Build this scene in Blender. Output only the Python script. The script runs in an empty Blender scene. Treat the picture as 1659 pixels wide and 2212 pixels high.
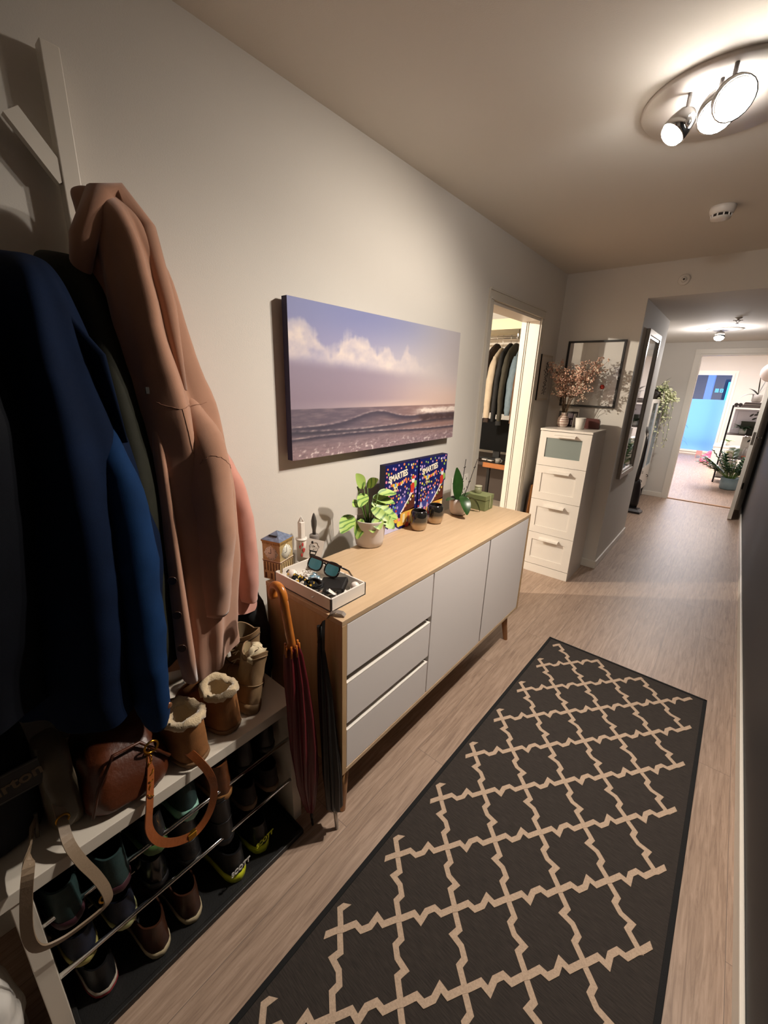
import bpy, bmesh, math, random
from mathutils import Vector, Matrix, noise as mn
PI=math.pi
random.seed(7)
scene=bpy.context.scene
COL=scene.collection
def rad(a): return math.radians(a)
# ---------------------------------------------------------------- mesh builder
class MB:
    def __init__(s): s.v=[];s.f=[];s.sm=[];s.mi=[];s.M=None;s.cm=0
    def _av(s,p):
        p=Vector(p)
        if s.M is not None: p=s.M@p
        s.v.append(p);return len(s.v)-1
    def _af(s,f,sm=False): s.f.append(tuple(f));s.sm.append(sm);s.mi.append(s.cm)
    def at(s,loc=(0,0,0),rz=0,rx=0,ry=0,sc=1):
        s.M=Matrix.Translation(loc)@Matrix.Rotation(rz,4,'Z')@Matrix.Rotation(ry,4,'Y')@Matrix.Rotation(rx,4,'X')@Matrix.Scale(sc,4);return s
    def mat(s,i): s.cm=i;return s
    def box(s,x0,x1,y0,y1,z0,z1,b=0.0):
        if b<=0:
            i=[s._av(p) for p in ((x0,y0,z0),(x1,y0,z0),(x1,y1,z0),(x0,y1,z0),(x0,y0,z1),(x1,y0,z1),(x1,y1,z1),(x0,y1,z1))]
            for f in ((3,2,1,0),(4,5,6,7),(0,1,5,4),(1,2,6,5),(2,3,7,6),(3,0,4,7)): s._af([i[k] for k in f])
            return s
        b=min(b,(x1-x0)/2.01,(y1-y0)/2.01,(z1-z0)/2.01)
        bm=bmesh.new();bmesh.ops.create_cube(bm,size=1)
        for v in bm.verts:
            v.co=Vector(((x0+x1)/2+v.co.x*(x1-x0),(y0+y1)/2+v.co.y*(y1-y0),(z0+z1)/2+v.co.z*(z1-z0)))
        bmesh.ops.bevel(bm,geom=bm.edges[:],offset=b,segments=2,affect='EDGES',profile=.5)
        s.addbm(bm);return s
    def addbm(s,bm,sm=False):
        bm.verts.index_update();o=len(s.v)
        for v in bm.verts: s._av(v.co)
        for f in bm.faces: s._af([o+v.index for v in f.verts],sm)
        bm.free()
    def rings(s,R,closed=True,cap0=True,cap1=True,sm=True):
        """R = list of rings (each list of points)"""
        ids=[[s._av(p) for p in r] for r in R];n=len(ids[0])
        for a,b in zip(ids[:-1],ids[1:]):
            for k in range(n if closed else n-1):
                k2=(k+1)%n
                s._af((a[k],a[k2],b[k2],b[k]),sm)
        if closed and cap0: s._af(ids[0][::-1],False)
        if closed and cap1: s._af(ids[-1],False)
        return s
    def lathe(s,prof,n=24,c=(0,0,0),cap0=True,cap1=True,sm=True):
        R=[[(c[0]+r*math.cos(2*PI*k/n),c[1]+r*math.sin(2*PI*k/n),c[2]+z) for k in range(n)] for r,z in prof]
        return s.rings(R,True,cap0,cap1,sm)
    def cyl(s,c,r,h,n=20): return s.lathe([(r,0),(r,h)],n,c,sm=True)
    def tube(s,pts,r,n=8,cap=True,sq=1.0):
        pts=[Vector(p) for p in pts];m=len(pts)
        rr=r if isinstance(r,(list,tuple)) else [r]*m
        T=[(pts[min(i+1,m-1)]-pts[max(i-1,0)]).normalized() for i in range(m)]
        up=Vector((0,0,1)) if abs(T[0].z)<.9 else Vector((1,0,0))
        N=(up-T[0]*up.dot(T[0])).normalized();R=[]
        for i in range(m):
            N=(N-T[i]*N.dot(T[i]))
            N=N.normalized() if N.length>1e-6 else T[i].orthogonal().normalized()
            B=T[i].cross(N)
            R.append([pts[i]+(N*math.cos(2*PI*k/n)+B*math.sin(2*PI*k/n)*sq)*rr[i] for k in range(n)])
        return s.rings(R,True,cap,cap,True)
    def ribbon(s,pts,w,t,side):
        """flat strap; side = list of width directions or one"""
        pts=[Vector(p) for p in pts];m=len(pts);R=[]
        for i in range(m):
            T=(pts[min(i+1,m-1)]-pts[max(i-1,0)]).normalized()
            W=Vector(side[i] if isinstance(side,list) else side);W=(W-T*W.dot(T)).normalized();B=T.cross(W)
            ww=w[i] if isinstance(w,list) else w
            R.append([pts[i]+W*ww/2+B*t/2,pts[i]-W*ww/2+B*t/2,pts[i]-W*ww/2-B*t/2,pts[i]+W*ww/2-B*t/2])
        return s.rings(R,True,True,True,False)
    def sph(s,c,r,n=12,m=8,sz=1,sx=1,sy=1):
        R=[]
        for j in range(m+1):
            a=-PI/2+PI*j/m
            q=max(math.cos(a),.02)
            R.append([(c[0]+r*sx*q*math.cos(2*PI*k/n),c[1]+r*sy*q*math.sin(2*PI*k/n),c[2]+r*sz*math.sin(a)) for k in range(n)])
        return s.rings(R)
    def prism(s,poly,z0,z1,ax='z',sm=False):
        """poly 2D extruded along ax; x: (y,z) plane, y: (x,z) plane"""
        def P(p,h):
            return (p[0],p[1],h) if ax=='z' else ((h,p[0],p[1]) if ax=='x' else (p[0],h,p[1]))
        a=[s._av(P(p,z0)) for p in poly];b=[s._av(P(p,z1)) for p in poly];n=len(poly)
        for k in range(n): s._af((a[k],a[(k+1)%n],b[(k+1)%n],b[k]),sm)
        s._af(a[::-1]);s._af(b);return s
    def leaf(s,base,d,up,L,W,droop=.3,fold=.15,n=8,tip=.0,thick=0):
        d=Vector(d).normalized();up=Vector(up);up=(up-d*up.dot(d)).normalized();sd=d.cross(up)
        p=Vector(base);R=[]
        dd=d.copy();step=L/n
        for i in range(n+1):
            t=i/n
            w=W*.5*(math.sin(PI*min(1,(t*.94+.03))**.85))**.8*(1-tip*t)
            u2=sd.cross(dd).normalized()
            R.append([p+sd*w+u2*fold*w,p+sd*w*.5+u2*fold*w*.25,p,p-sd*w*.5+u2*fold*w*.25,p-sd*w+u2*fold*w])
            dd=(dd-Vector((0,0,1))*droop/n).normalized() if droop>=0 else (dd-up*droop/n*-1).normalized()
            p=p+dd*step
        s.rings(R,False,sm=True);return s
    def noise(s,amp,freq,off=0,fn=None,i0=0):
        for i in range(i0,len(s.v)):
            v=s.v[i];a=amp if fn is None else amp*fn(v)
            q=v*freq+Vector((off,off*1.7,off*.3))
            s.v[i]=v+Vector((mn.noise(q),mn.noise(q+Vector((31,7,3))),mn.noise(q+Vector((5,19,47)))))*a
        return s
    def build(s,name,mats,parent=None,world=False,recalc=True):
        me=bpy.data.meshes.new(name)
        off=Vector((0,0,0))
        if world and parent is not None: off=Vector(parent_world(parent))
        me.from_pydata([tuple(v-off) for v in s.v],[],s.f)
        if not isinstance(mats,(list,tuple)): mats=[mats]
        for m in mats: me.materials.append(m)
        me.polygons.foreach_set('use_smooth',s.sm);me.polygons.foreach_set('material_index',s.mi)
        if recalc:
            bm=bmesh.new();bm.from_mesh(me)
            bmesh.ops.recalc_face_normals(bm,faces=bm.faces[:]);bm.to_mesh(me);bm.free()
        me.update()
        o=bpy.data.objects.new(name,me);COL.objects.link(o)
        if parent is not None: o.parent=parent
        return o
def parent_world(p):
    r=Vector((0,0,0))
    while p is not None: r+=p.location;p=p.parent
    return r
def tag(o,label=None,cat=None,group=None,kind=None):
    if label:o['label']=label
    if cat:o['category']=cat
    if group:o['group']=group
    if kind:o['kind']=kind
    return o
def thing(name,label,cat,loc=(0,0,0),rz=0,group=None):
    o=bpy.data.objects.new(name,None);o.empty_display_size=.05;COL.objects.link(o)
    o.location=loc;o.rotation_euler=(0,0,rz);return tag(o,label,cat,group)
def struct(name,mb,m,parent=None,world=False):
    o=mb.build(name,m,parent,world)
    if parent is None:o['kind']='structure'
    return o
def kids(o): return [c for c in bpy.data.objects if c.parent==o]
def dup(root,loc,rz,label,group=None):
    m={};
    def cp(o,par):
        c=o.copy();COL.objects.link(c)
        if par is not None:c.parent=par
        for k in kids(o):
            if k not in m.values(): cp(k,c)
        return c
    src=kids(root)
    r=root.copy();COL.objects.link(r)
    for k in src:
        c=k.copy();COL.objects.link(c);c.parent=r
        for g in kids(k):
            d=g.copy();COL.objects.link(d);d.parent=c
    r.location=loc;r.rotation_euler=(0,0,rz);r['label']=label
    if group:r['group']=group
    return r
def text(txt,name,m,parent,loc,rot,size,depth=.0006,align='CENTER',shear=0,world=True,sx=1,bold=0):
    cu=bpy.data.curves.new(name,'FONT');cu.body=txt;cu.size=size;cu.extrude=depth;cu.align_x=align;cu.align_y='CENTER';cu.shear=shear;cu.offset=bold
    t=bpy.data.objects.new('tmp',cu);COL.objects.link(t)
    dg=bpy.context.evaluated_depsgraph_get();me=bpy.data.meshes.new_from_object(t.evaluated_get(dg))
    bpy.data.objects.remove(t)
    R=rot.to_matrix().to_4x4() if hasattr(rot,'to_matrix') else rot
    off=parent_world(parent) if (world and parent) else Vector((0,0,0))
    me.transform(Matrix.Translation(Vector(loc)-off)@R@Matrix.Diagonal((sx,1,1,1)))
    me.materials.clear();me.materials.append(m)
    o=bpy.data.objects.new(name,me);COL.objects.link(o);o.parent=parent
    return o
def basis(X,Y):
    X=Vector(X).normalized();Z=X.cross(Vector(Y)).normalized();Y=Z.cross(X)
    return Matrix((X,Y,Z)).transposed().to_4x4()
# ---------------------------------------------------------------- materials
def nodes(name):
    m=bpy.data.materials.new(name);m.use_nodes=True;nt=m.node_tree
    return m,nt,nt.nodes['Principled BSDF']
def lin(c):
    if isinstance(c,str):
        c=tuple(int(c[i:i+2],16)/255 for i in (0,2,4))
        return tuple((x/12.92 if x<.04045 else ((x+.055)/1.055)**2.4) for x in c)
    return c
def mk(name,col,rough=.6,metal=0,var=.0,vs=20,bump=0,bs=200,emit=0,coat=0,sheen=0,stretch=None,spec=.5,trans=0,col2=None):
    m,nt,b=nodes(name);col=lin(col)
    b.inputs['Roughness'].default_value=rough;b.inputs['Metallic'].default_value=metal
    b.inputs['Base Color'].default_value=(*col,1)
    b.inputs['Specular IOR Level'].default_value=spec
    if coat:b.inputs['Coat Weight'].default_value=coat;b.inputs['Coat Roughness'].default_value=.1
    if sheen:b.inputs['Sheen Weight'].default_value=sheen;b.inputs['Sheen Roughness'].default_value=.5
    if trans:b.inputs['Transmission Weight'].default_value=trans
    if emit:
        b.inputs['Emission Color'].default_value=(*col,1);b.inputs['Emission Strength'].default_value=emit
    tc=None
    if var or bump:
        tc=nt.nodes.new('ShaderNodeTexCoord');mp=nt.nodes.new('ShaderNodeMapping')
        nt.links.new(tc.outputs['Object'],mp.inputs[0])
        if stretch: mp.inputs['Scale'].default_value=stretch
    if var:
        n=nt.nodes.new('ShaderNodeTexNoise');n.inputs['Scale'].default_value=vs;n.inputs['Detail'].default_value=5
        nt.links.new(mp.outputs[0],n.inputs['Vector'])
        r=nt.nodes.new('ShaderNodeValToRGB')
        c2=lin(col2) if col2 else tuple(min(1,x*(1+var)) for x in col)
        c1=tuple(x*(1-var) for x in col) if not col2 else col
        r.color_ramp.elements[0].color=(*c1,1);r.color_ramp.elements[1].color=(*c2,1)
        r.color_ramp.elements[0].position=.3;r.color_ramp.elements[1].position=.7
        nt.links.new(n.outputs[0],r.inputs[0]);nt.links.new(r.outputs[0],b.inputs['Base Color'])
    if bump:
        n2=nt.nodes.new('ShaderNodeTexNoise');n2.inputs['Scale'].default_value=bs;n2.inputs['Detail'].default_value=3
        nt.links.new(mp.outputs[0],n2.inputs['Vector'])
        bp=nt.nodes.new('ShaderNodeBump');bp.inputs['Strength'].default_value=bump;bp.inputs['Distance'].default_value=.002
        nt.links.new(n2.outputs[0],bp.inputs['Height']);nt.links.new(bp.outputs[0],b.inputs['Normal'])
    return m
def wood(name,c1,c2,scale=(1,1,1),rough=.45,ns=6,rings=.0):
    m,nt,b=nodes(name);c1=lin(c1);c2=lin(c2)
    tc=nt.nodes.new('ShaderNodeTexCoord');mp=nt.nodes.new('ShaderNodeMapping');mp.inputs['Scale'].default_value=scale
    nt.links.new(tc.outputs['Object'],mp.inputs[0])
    n=nt.nodes.new('ShaderNodeTexNoise');n.inputs['Scale'].default_value=ns;n.inputs['Detail'].default_value=8;n.inputs['Roughness'].default_value=.65;n.inputs['Distortion'].default_value=.4
    nt.links.new(mp.outputs[0],n.inputs[0])
    r=nt.nodes.new('ShaderNodeValToRGB');r.color_ramp.elements[0].position=.3;r.color_ramp.elements[1].position=.7
    r.color_ramp.elements[0].color=(*c1,1);r.color_ramp.elements[1].color=(*c2,1)
    nt.links.new(n.outputs[0],r.inputs[0]);nt.links.new(r.outputs[0],b.inputs['Base Color']);b.inputs['Roughness'].default_value=rough
    return m
def floor_mat():
    m,nt,b=nodes('grey brown laminate planks');N=nt.nodes;L=nt.links
    tc=N.new('ShaderNodeTexCoord');sp=N.new('ShaderNodeSeparateXYZ');L.new(tc.outputs['Object'],sp.inputs[0])
    cb=N.new('ShaderNodeCombineXYZ');L.new(sp.outputs['Y'],cb.inputs['X']);L.new(sp.outputs['X'],cb.inputs['Y'])
    br=N.new('ShaderNodeTexBrick');L.new(cb.outputs[0],br.inputs['Vector'])
    br.offset=.37;br.inputs['Scale'].default_value=1;br.inputs['Brick Width'].default_value=1.22;br.inputs['Row Height'].default_value=.18
    br.inputs['Mortar Size'].default_value=.0009;br.inputs['Mortar Smooth'].default_value=.1;br.inputs['Bias'].default_value=0
    br.inputs['Color1'].default_value=(0,0,0,1);br.inputs['Color2'].default_value=(1,1,1,1);br.inputs['Mortar'].default_value=(.5,.5,.5,1)
    # grain coordinates shifted per plank
    mp=N.new('ShaderNodeMapping');mp.inputs['Scale'].default_value=(26,1.5,1)
    ad=N.new('ShaderNodeVectorMath');ad.operation='MULTIPLY_ADD';ad.inputs[1].default_value=(7,13,0)
    L.new(br.outputs['Color'],ad.inputs[0]);L.new(tc.outputs['Object'],ad.inputs[2]);L.new(ad.outputs[0],mp.inputs[0])
    n=N.new('ShaderNodeTexNoise');n.inputs['Scale'].default_value=3.2;n.inputs['Detail'].default_value=9;n.inputs['Roughness'].default_value=.7;n.inputs['Distortion'].default_value=.9
    L.new(mp.outputs[0],n.inputs[0])
    r=N.new('ShaderNodeValToRGB');e=r.color_ramp.elements
    e[0].position=.28;e[0].color=(*lin('826b5c'),1);e[1].position=.72;e[1].color=(*lin('c0a693'),1)
    k=e.new(.5);k.color=(*lin('a88f7c'),1)
    L.new(n.outputs[0],r.inputs[0])
    mx=N.new('ShaderNodeMix');mx.data_type='RGBA';mx.blend_type='MULTIPLY';mx.inputs['Factor'].default_value=1
    r2=N.new('ShaderNodeValToRGB');r2.color_ramp.elements[0].color=(.86,.85,.84,1);r2.color_ramp.elements[1].color=(1.0,1,1,1)
    L.new(br.outputs['Color'],r2.inputs[0]);L.new(r.outputs[0],mx.inputs['A']);L.new(r2.outputs[0],mx.inputs['B'])
    mx2=N.new('ShaderNodeMix');mx2.data_type='RGBA';mx2.inputs['B'].default_value=(*lin('72635a'),1)
    L.new(br.outputs['Fac'],mx2.inputs['Factor']);L.new(mx.outputs['Result'],mx2.inputs['A']);L.new(mx2.outputs['Result'],b.inputs['Base Color'])
    b.inputs['Roughness'].default_value=.42
    bp=N.new('ShaderNodeBump');bp.inputs['Strength'].default_value=.25;bp.inputs['Distance'].default_value=.001
    L.new(n.outputs[0],bp.inputs['Height']);L.new(bp.outputs[0],b.inputs['Normal'])
    return m
def glassy(name,col=(1,1,1),alpha=.25,rough=.02):
    m=bpy.data.materials.new(name);m.use_nodes=True;nt=m.node_tree;nt.nodes.clear()
    o=nt.nodes.new('ShaderNodeOutputMaterial');mx=nt.nodes.new('ShaderNodeMixShader');t=nt.nodes.new('ShaderNodeBsdfTransparent');g=nt.nodes.new('ShaderNodeBsdfGlossy')
    g.inputs['Roughness'].default_value=rough;t.inputs[0].default_value=(*col,1);mx.inputs[0].default_value=alpha
    nt.links.new(t.outputs[0],mx.inputs[1]);nt.links.new(g.outputs[0],mx.inputs[2]);nt.links.new(mx.outputs[0],o.inputs[0]);return m
W_WALL=mk('white painted wall','dad4cb',.75,var=.012,vs=3,bump=.12,bs=260)
W_CEIL=mk('white ceiling paint','dad4cb',.85,bump=.1,bs=300)
W_TRIM=mk('white trim paint','e6dfd3',.4)
W_BLUE=mk('dark slate blue wall paint','161b20',.55,bump=.12,bs=260,var=.05,vs=2)
WHITE=mk('white lacquer','e4ddd4',.35)
WHITE_M=mk('white matte','dcd6cc',.6)
GREYF=mk('pale grey cabinet front','ebe3df',.45)
OAK=wood('light oak veneer','bc9f7e','ccb08e',(14,1,14),.45,3)
OAKY=wood('oak veneer upright','b99368','c7a67c',(10,10,1),.5,3)
BLACK=mk('black plastic','0d0d0e',.4)
BLACKC=mk('black fabric','0c0c0f',.85,var=.2,vs=60,bump=.3,bs=500)
DARKM=mk('matte black metal','121212',.45,metal=.3)
CHROME=mk('chrome','d8d8d8',.12,metal=1)
STEEL=mk('brushed steel','b5b0a8',.3,metal=1)
GOLD=mk('brass metal','b8862f',.3,metal=1)
FLOOR=floor_mat()
# ================================================================ ROOM SHELL
HC=2.446;LC=2.215;XR=1.648;YF=3.862;YE=7.424;DN=2.58;DF=3.40;DH=2.06
struct('floor',MB().box(-3.3,2.5,-1.7,13.9,-.1,0),FLOOR)
struct('wall_left',MB().box(-.12,0,-1.7,DN-.02,0,HC).box(-.12,0,DN-.02,DF+.02,DH,HC).box(-.12,0,DF+.02,YF,0,HC),W_WALL)
struct('wall_facing',MB().box(-.12,.616,YF,5.15,0,HC),W_WALL)
struct('wall_recess',MB().box(-.12,.04,5.15,YE,0,HC),W_WALL)
struct('wall_right',MB().box(XR,XR+.12,-1.7,YE,0,HC),W_BLUE)
struct('wall_rear',MB().box(-.12,XR+.12,-1.8,-1.7,0,HC),W_WALL)
struct('ceiling',MB().box(-.12,XR+.12,-1.8,YF+.3,HC,HC+.1),W_CEIL)
struct('ceiling_lowered',MB().box(.616,XR,YF,YE,LC,HC).box(.04,.616,5.15,YE,LC,HC),W_CEIL)
struct('wall_end',MB().box(-3.3,.772,YE,YE+.12,0,2.5).box(.772,1.572,YE,YE+.12,DH,2.5).box(1.572,2.5,YE,YE+.12,0,2.5),W_WALL)
# office behind the left doorway
struct('wall_office',MB().box(-3.3,-.12,4.9,5.0,0,2.5).box(-3.3,-3.2,-.3,4.9,0,2.5).box(-3.2,-.12,-.4,-.3,0,2.5).box(-.2,-.12,YF,4.9,0,2.5),W_WALL)
struct('ceiling_office',MB().box(-3.3,-.12,-.4,5.0,HC,HC+.1),W_CEIL)
# living room
WX0,WX1,WZ0,WZ1=-.7,1.10,.06,2.03
struct('wall_window',MB().box(-3.3,WX0,13.6,13.8,0,2.6).box(WX1,2.6,13.6,13.8,0,2.6).box(WX0,WX1,13.6,13.8,WZ1,2.6).box(WX0,WX1,13.6,13.8,0,WZ0),W_WALL)
struct('wall_living',MB().box(2.4,2.5,YE,13.6,0,2.6).box(-3.3,-3.2,YE,13.6,0,2.6),W_WALL)
struct('ceiling_living',MB().box(-3.3,2.5,YE+.12,13.8,2.5,2.6),W_CEIL)
# doorway lining + casing (trim)
j=MB()
j.box(-.10,.0,DF,DF+.02,0,DH-.0202).box(-.14,-.1001,DF-.012,DF+.02,0,DH-.0202).box(-.10,-.088,DF-.006,DF-.0001,0,DH-.0202)
j.box(-.10,.0,DN-.02,DN,0,DH-.0202).box(-.14,-.1001,DN-.02,DN+.012,0,DH-.0202)
j.box(-.14,.0,DN-.02,DF+.02,DH-.02,DH)
struct('trim_1',j,W_TRIM)
c=MB()
def casing(c,y0,y1,s):
    c.box(0,.012,y0,y1,0,DH)
    c.box(.0121,.017,y1-.012 if s>0 else y0,y1 if s>0 else y0+.012,0,DH)
casing(c,DF+.008,DF+.066,1);casing(c,DN-.066,DN-.008,-1)
c.box(0,.012,DN-.066,DF+.066,DH+.0002,DH+.062).box(.0121,.018,DN-.066,DF+.066,DH+.05,DH+.062).box(.0121,.018,DN-.05,DF+.05,DH+.001,DH+.011)
struct('trim_2',c,mk('wall coloured casing paint','d3ccbf',.5))
# end doorway casing and threshold
c=MB();c.box(.70,.762,YE-.012,YE,0,DH+.005).box(.70,1.63,YE-.012,YE,DH+.0052,DH+.065).box(1.582,1.63,YE-.012,YE,0,DH+.005)
struct('trim_3',c,W_TRIM)
c=MB();c.box(.762,.782,YE-.003,YE+.123,0,DH-.0202).box(1.562,1.582,YE-.003,YE+.123,0,DH-.0202).box(.762,1.582,YE-.003,YE+.123,DH-.02,DH)
struct('trim_4',c,W_TRIM)
struct('trim_5',MB().box(.782,1.562,YE+.01,YE+.07,0,.012,.004),wood('oak threshold','a9794c','c09468',(1,14,14)))
# skirtings
def skirt(n,*b,m=W_TRIM):
    q=MB()
    for x0,x1,y0,y1 in b: q.box(x0,x1,y0,y1,0,.072,.004)
    return struct(n,q,m)
skirt('baseboard_right',(XR-.013,XR,-1.7,YE))
skirt('baseboard_left',(0,.013,-1.7,DN-.066),(0,.013,DF+.066,YF))
skirt('baseboard_facing',(.013,.629,YF-.013,YF),(.616,.629,YF,5.15),(.04,.616,5.15,5.163))
skirt('baseboard_end',(.04,.70,YE-.013,YE))
skirt('baseboard_window',(-3.2,2.4,13.585,13.6))
# window
glassm=glassy('window pane glass',(.9,.95,1),.12)
frost=bpy.data.materials.new('frosted window film');frost.use_nodes=True;nt=frost.node_tree;nt.nodes.clear()
o=nt.nodes.new('ShaderNodeOutputMaterial');t=nt.nodes.new('ShaderNodeBsdfTranslucent');t.inputs[0].default_value=(.85,.92,1,1);nt.links.new(t.outputs[0],o.inputs[0])
w=MB();F=.045
w.box(WX0,WX0+F,13.56,13.68,WZ0,WZ1).box(WX1-F,WX1,13.56,13.68,WZ0,WZ1).box(WX0+F,WX1-F,13.56,13.68,WZ1-F,WZ1).box(WX0+F,WX1-F,13.56,13.68,WZ0,WZ0+F)
w.box(WX0-.06,WX0-.001,13.585,13.6,0,WZ1).box(WX1+.001,WX1+.06,13.585,13.6,0,WZ1).box(WX0-.06,WX1+.06,13.585,13.6,WZ1+.001,WZ1+.06)
win=struct('window_1',w,W_TRIM)
MB().box(WX0+F,WX1-F,13.625,13.629,WZ0+F,1.395).build('frosted_pane',frost,win)
MB().box(WX0+F,WX1-F,13.625,13.629,1.398,WZ1-F).build('clear_pane',glassm,win)
# building opposite, dusk
bd=MB().box(-9,9,19,19.3,-6,9).build('opposite_building',mk('dusk facade plaster','0e1628',.8,var=.15,vs=3))
tag(bd,'dark facade of the building opposite, seen through the top of the far window','building')
MB().box(.36,.54,17.9,18.6,-6,9).build('column',mk('concrete column','55648a',.8),bd)
lw=mk('lit window and reflection glow','55c8f5',.5,emit=.9)
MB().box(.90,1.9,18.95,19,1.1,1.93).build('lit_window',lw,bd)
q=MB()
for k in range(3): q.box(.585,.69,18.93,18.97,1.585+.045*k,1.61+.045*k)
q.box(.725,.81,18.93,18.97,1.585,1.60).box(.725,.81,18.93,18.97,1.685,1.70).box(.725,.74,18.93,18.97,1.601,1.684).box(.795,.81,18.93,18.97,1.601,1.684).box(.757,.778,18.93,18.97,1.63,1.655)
q.build('glass_reflection',lw,bd)  # glowing shapes standing in for a reflection in the window glass
# open door leaf at the end of the hall
L=MB();dx=.035/.68
def dp(t,o,z): return (1.515+.03*t+o,6.73+.67*t,z)
L.rings([[dp(0,0,z),dp(0,.04,z),dp(1,.04,z),dp(1,0,z)] for z in (.012,2.035)],sm=False)
dr=struct('door_1',L,W_TRIM)
h=MB();h.box(1.522,1.545,6.724,6.731,.97,1.12);h.build('latch_plate',STEEL,dr)
h=MB()
for s in (-1,1):
    ox=1.515-.005 if s<0 else 1.56
    h.cyl((0,0,0),.001,.001,6)
    x=ox+.0
    h.tube([(x,6.80,1.05),(x+s*.045,6.80,1.05)],.009);h.tube([(x+s*.045,6.795,1.05),(x+s*.047,6.92,1.05)],.009)
h.build('door_handle',STEEL,dr)
h=MB()
for z in (.3,1.75): h.cyl((1.596,7.405,z),.009,.09,10)
h.build('hinge',mk('dark hinge metal','3a3630',.4,metal=.8),dr)
# ================================================================ CEILING THINGS
def sockets():pass
emW=mk('glowing lamp bulb','fff3e2',.3,emit=40)
def ceiling_lamp(label,cx,cy,cz,R,bulbs,name='ceiling_spotlight'):
    t=thing(name,label,'ceiling lamp',(cx,cy,cz))
    MB().lathe([(R*.2,0),(R,0),(R,-.006),(R*.98,-.012),(R*.3,-.014),(.001,-.014)],48).build('base_plate',WHITE,t)
    for (bx,by,bz,r,d) in bulbs:
        d=Vector(d).normalized();b=Vector((bx-cx,by-cy,bz-cz))
        arm=MB().tube([(b.x-d.x*.05,b.y-d.y*.05,-.012),tuple(b-d*.05+Vector((0,0,.02))),tuple(b-d*.045)],.006,8);arm.build('arm',CHROME,t)
        Rm=d.to_track_quat('Z','X').to_matrix().to_4x4()
        q=MB();q.M=Matrix.Translation(b)@Rm
        q.lathe([(.012,-.075),(r*.75,-.06),(r*.95,-.03),(r*.98,-.004),(r*.9,-.004),(r*.85,-.02),(.01,-.03)],20,cap1=True)
        q.build('lamp_shade',CHROME,t)
        q=MB();q.M=Matrix.Translation(b)@Rm;q.sph((0,0,0),r*.86,16,10,sz=.5);q.build('bulb',emW,t)
    return t
# directions
B1=(.954,1.797,2.33);B2=(1.072,1.76,2.33);B3=(1.112,1.70,2.33)
ceiling_lamp('large round white ceiling lamp with three glaring bulbs above the patterned rug',1.06,1.93,HC,.23,
  [(*B1,.040,(-.55,-.25,-.8)),(*B2,.052,(.2,-.5,-.7)),(*B3,.052,(.35,-.7,-.6))])
ceiling_lamp('small round ceiling lamp with one glaring bulb on the lowered ceiling',1.02,6.0,LC,.16,
  [(.99,5.97,2.12,.05,(0,-.35,-.9))])
t=thing('recessed_downlight','round glowing downlight in the far room ceiling beyond the end doorway','downlight',(.73,12.3,2.5))
MB().lathe([(.10,0),(.10,-.012),(.075,-.012),(.075,-.004),(.001,-.004)],24).build('trim_ring',WHITE,t)
MB().lathe([(.072,-.006),(.001,-.007)],24,cap0=False).build('light_disc',emW,t)
# smoke alarm
t=thing('smoke_alarm','round white smoke alarm with dark slotted rim on the hall ceiling','smoke alarm',(1.03,2.93,HC))
MB().lathe([(.055,0),(.055,-.014),(.050,-.030),(.046,-.034),(.001,-.034)],32).build('housing',WHITE,t)
MB().lathe([(.040,-.034),(.040,-.046),(.001,-.046)],32,cap0=False).build('slot_band',mk('dark slots','2b2420',.7),t)
q=MB();q.lathe([(.043,-.046),(.042,-.053),(.02,-.058),(.001,-.058)],32)
for k in range(10):
    a=k*PI/5;q.box(.0405*math.cos(a)-.003,.0405*math.cos(a)+.003,.0405*math.sin(a)-.003,.0405*math.sin(a)+.003,-.047,-.033)
q.build('cover',WHITE,t)
# vent valve on drop face
t=thing('air_vent','round white air vent valve on the vertical step of the ceiling','air vent',(.817,YF,2.315))
for nm,pr,m in (('outer_ring',[(.034,0),(.037,.004),(.034,.009),(.027,.009)],W_WALL),('valve_disc',[(.018,.004),(.018,.014),(.014,.018),(.001,.018)],W_WALL),('screw',[(.006,.018),(.006,.022),(.001,.022)],mk('dark screw','4a3f36',.5))):
    q=MB();q.M=Matrix.Rotation(PI/2,4,'X');q.lathe(pr,28,cap0=False);q.build(nm,m,t)
t=thing('ceiling_sprinkler','small white branched ceiling sprinkler on the lowered ceiling','sprinkler',(1.137,5.19,LC))
q=MB().lathe([(.028,0),(.026,-.006),(.01,-.012),(.008,-.02)],16);q.box(-.035,.035,-.005,.005,-.026,-.02);q.build('body',WHITE,t)
q=MB().tube([(.02,0,-.02),(0,0,-.045),(-.02,0,-.02)],.003,6).cyl((0,0,-.052),.012,.004,12);q.build('deflector',STEEL,t)
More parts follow.
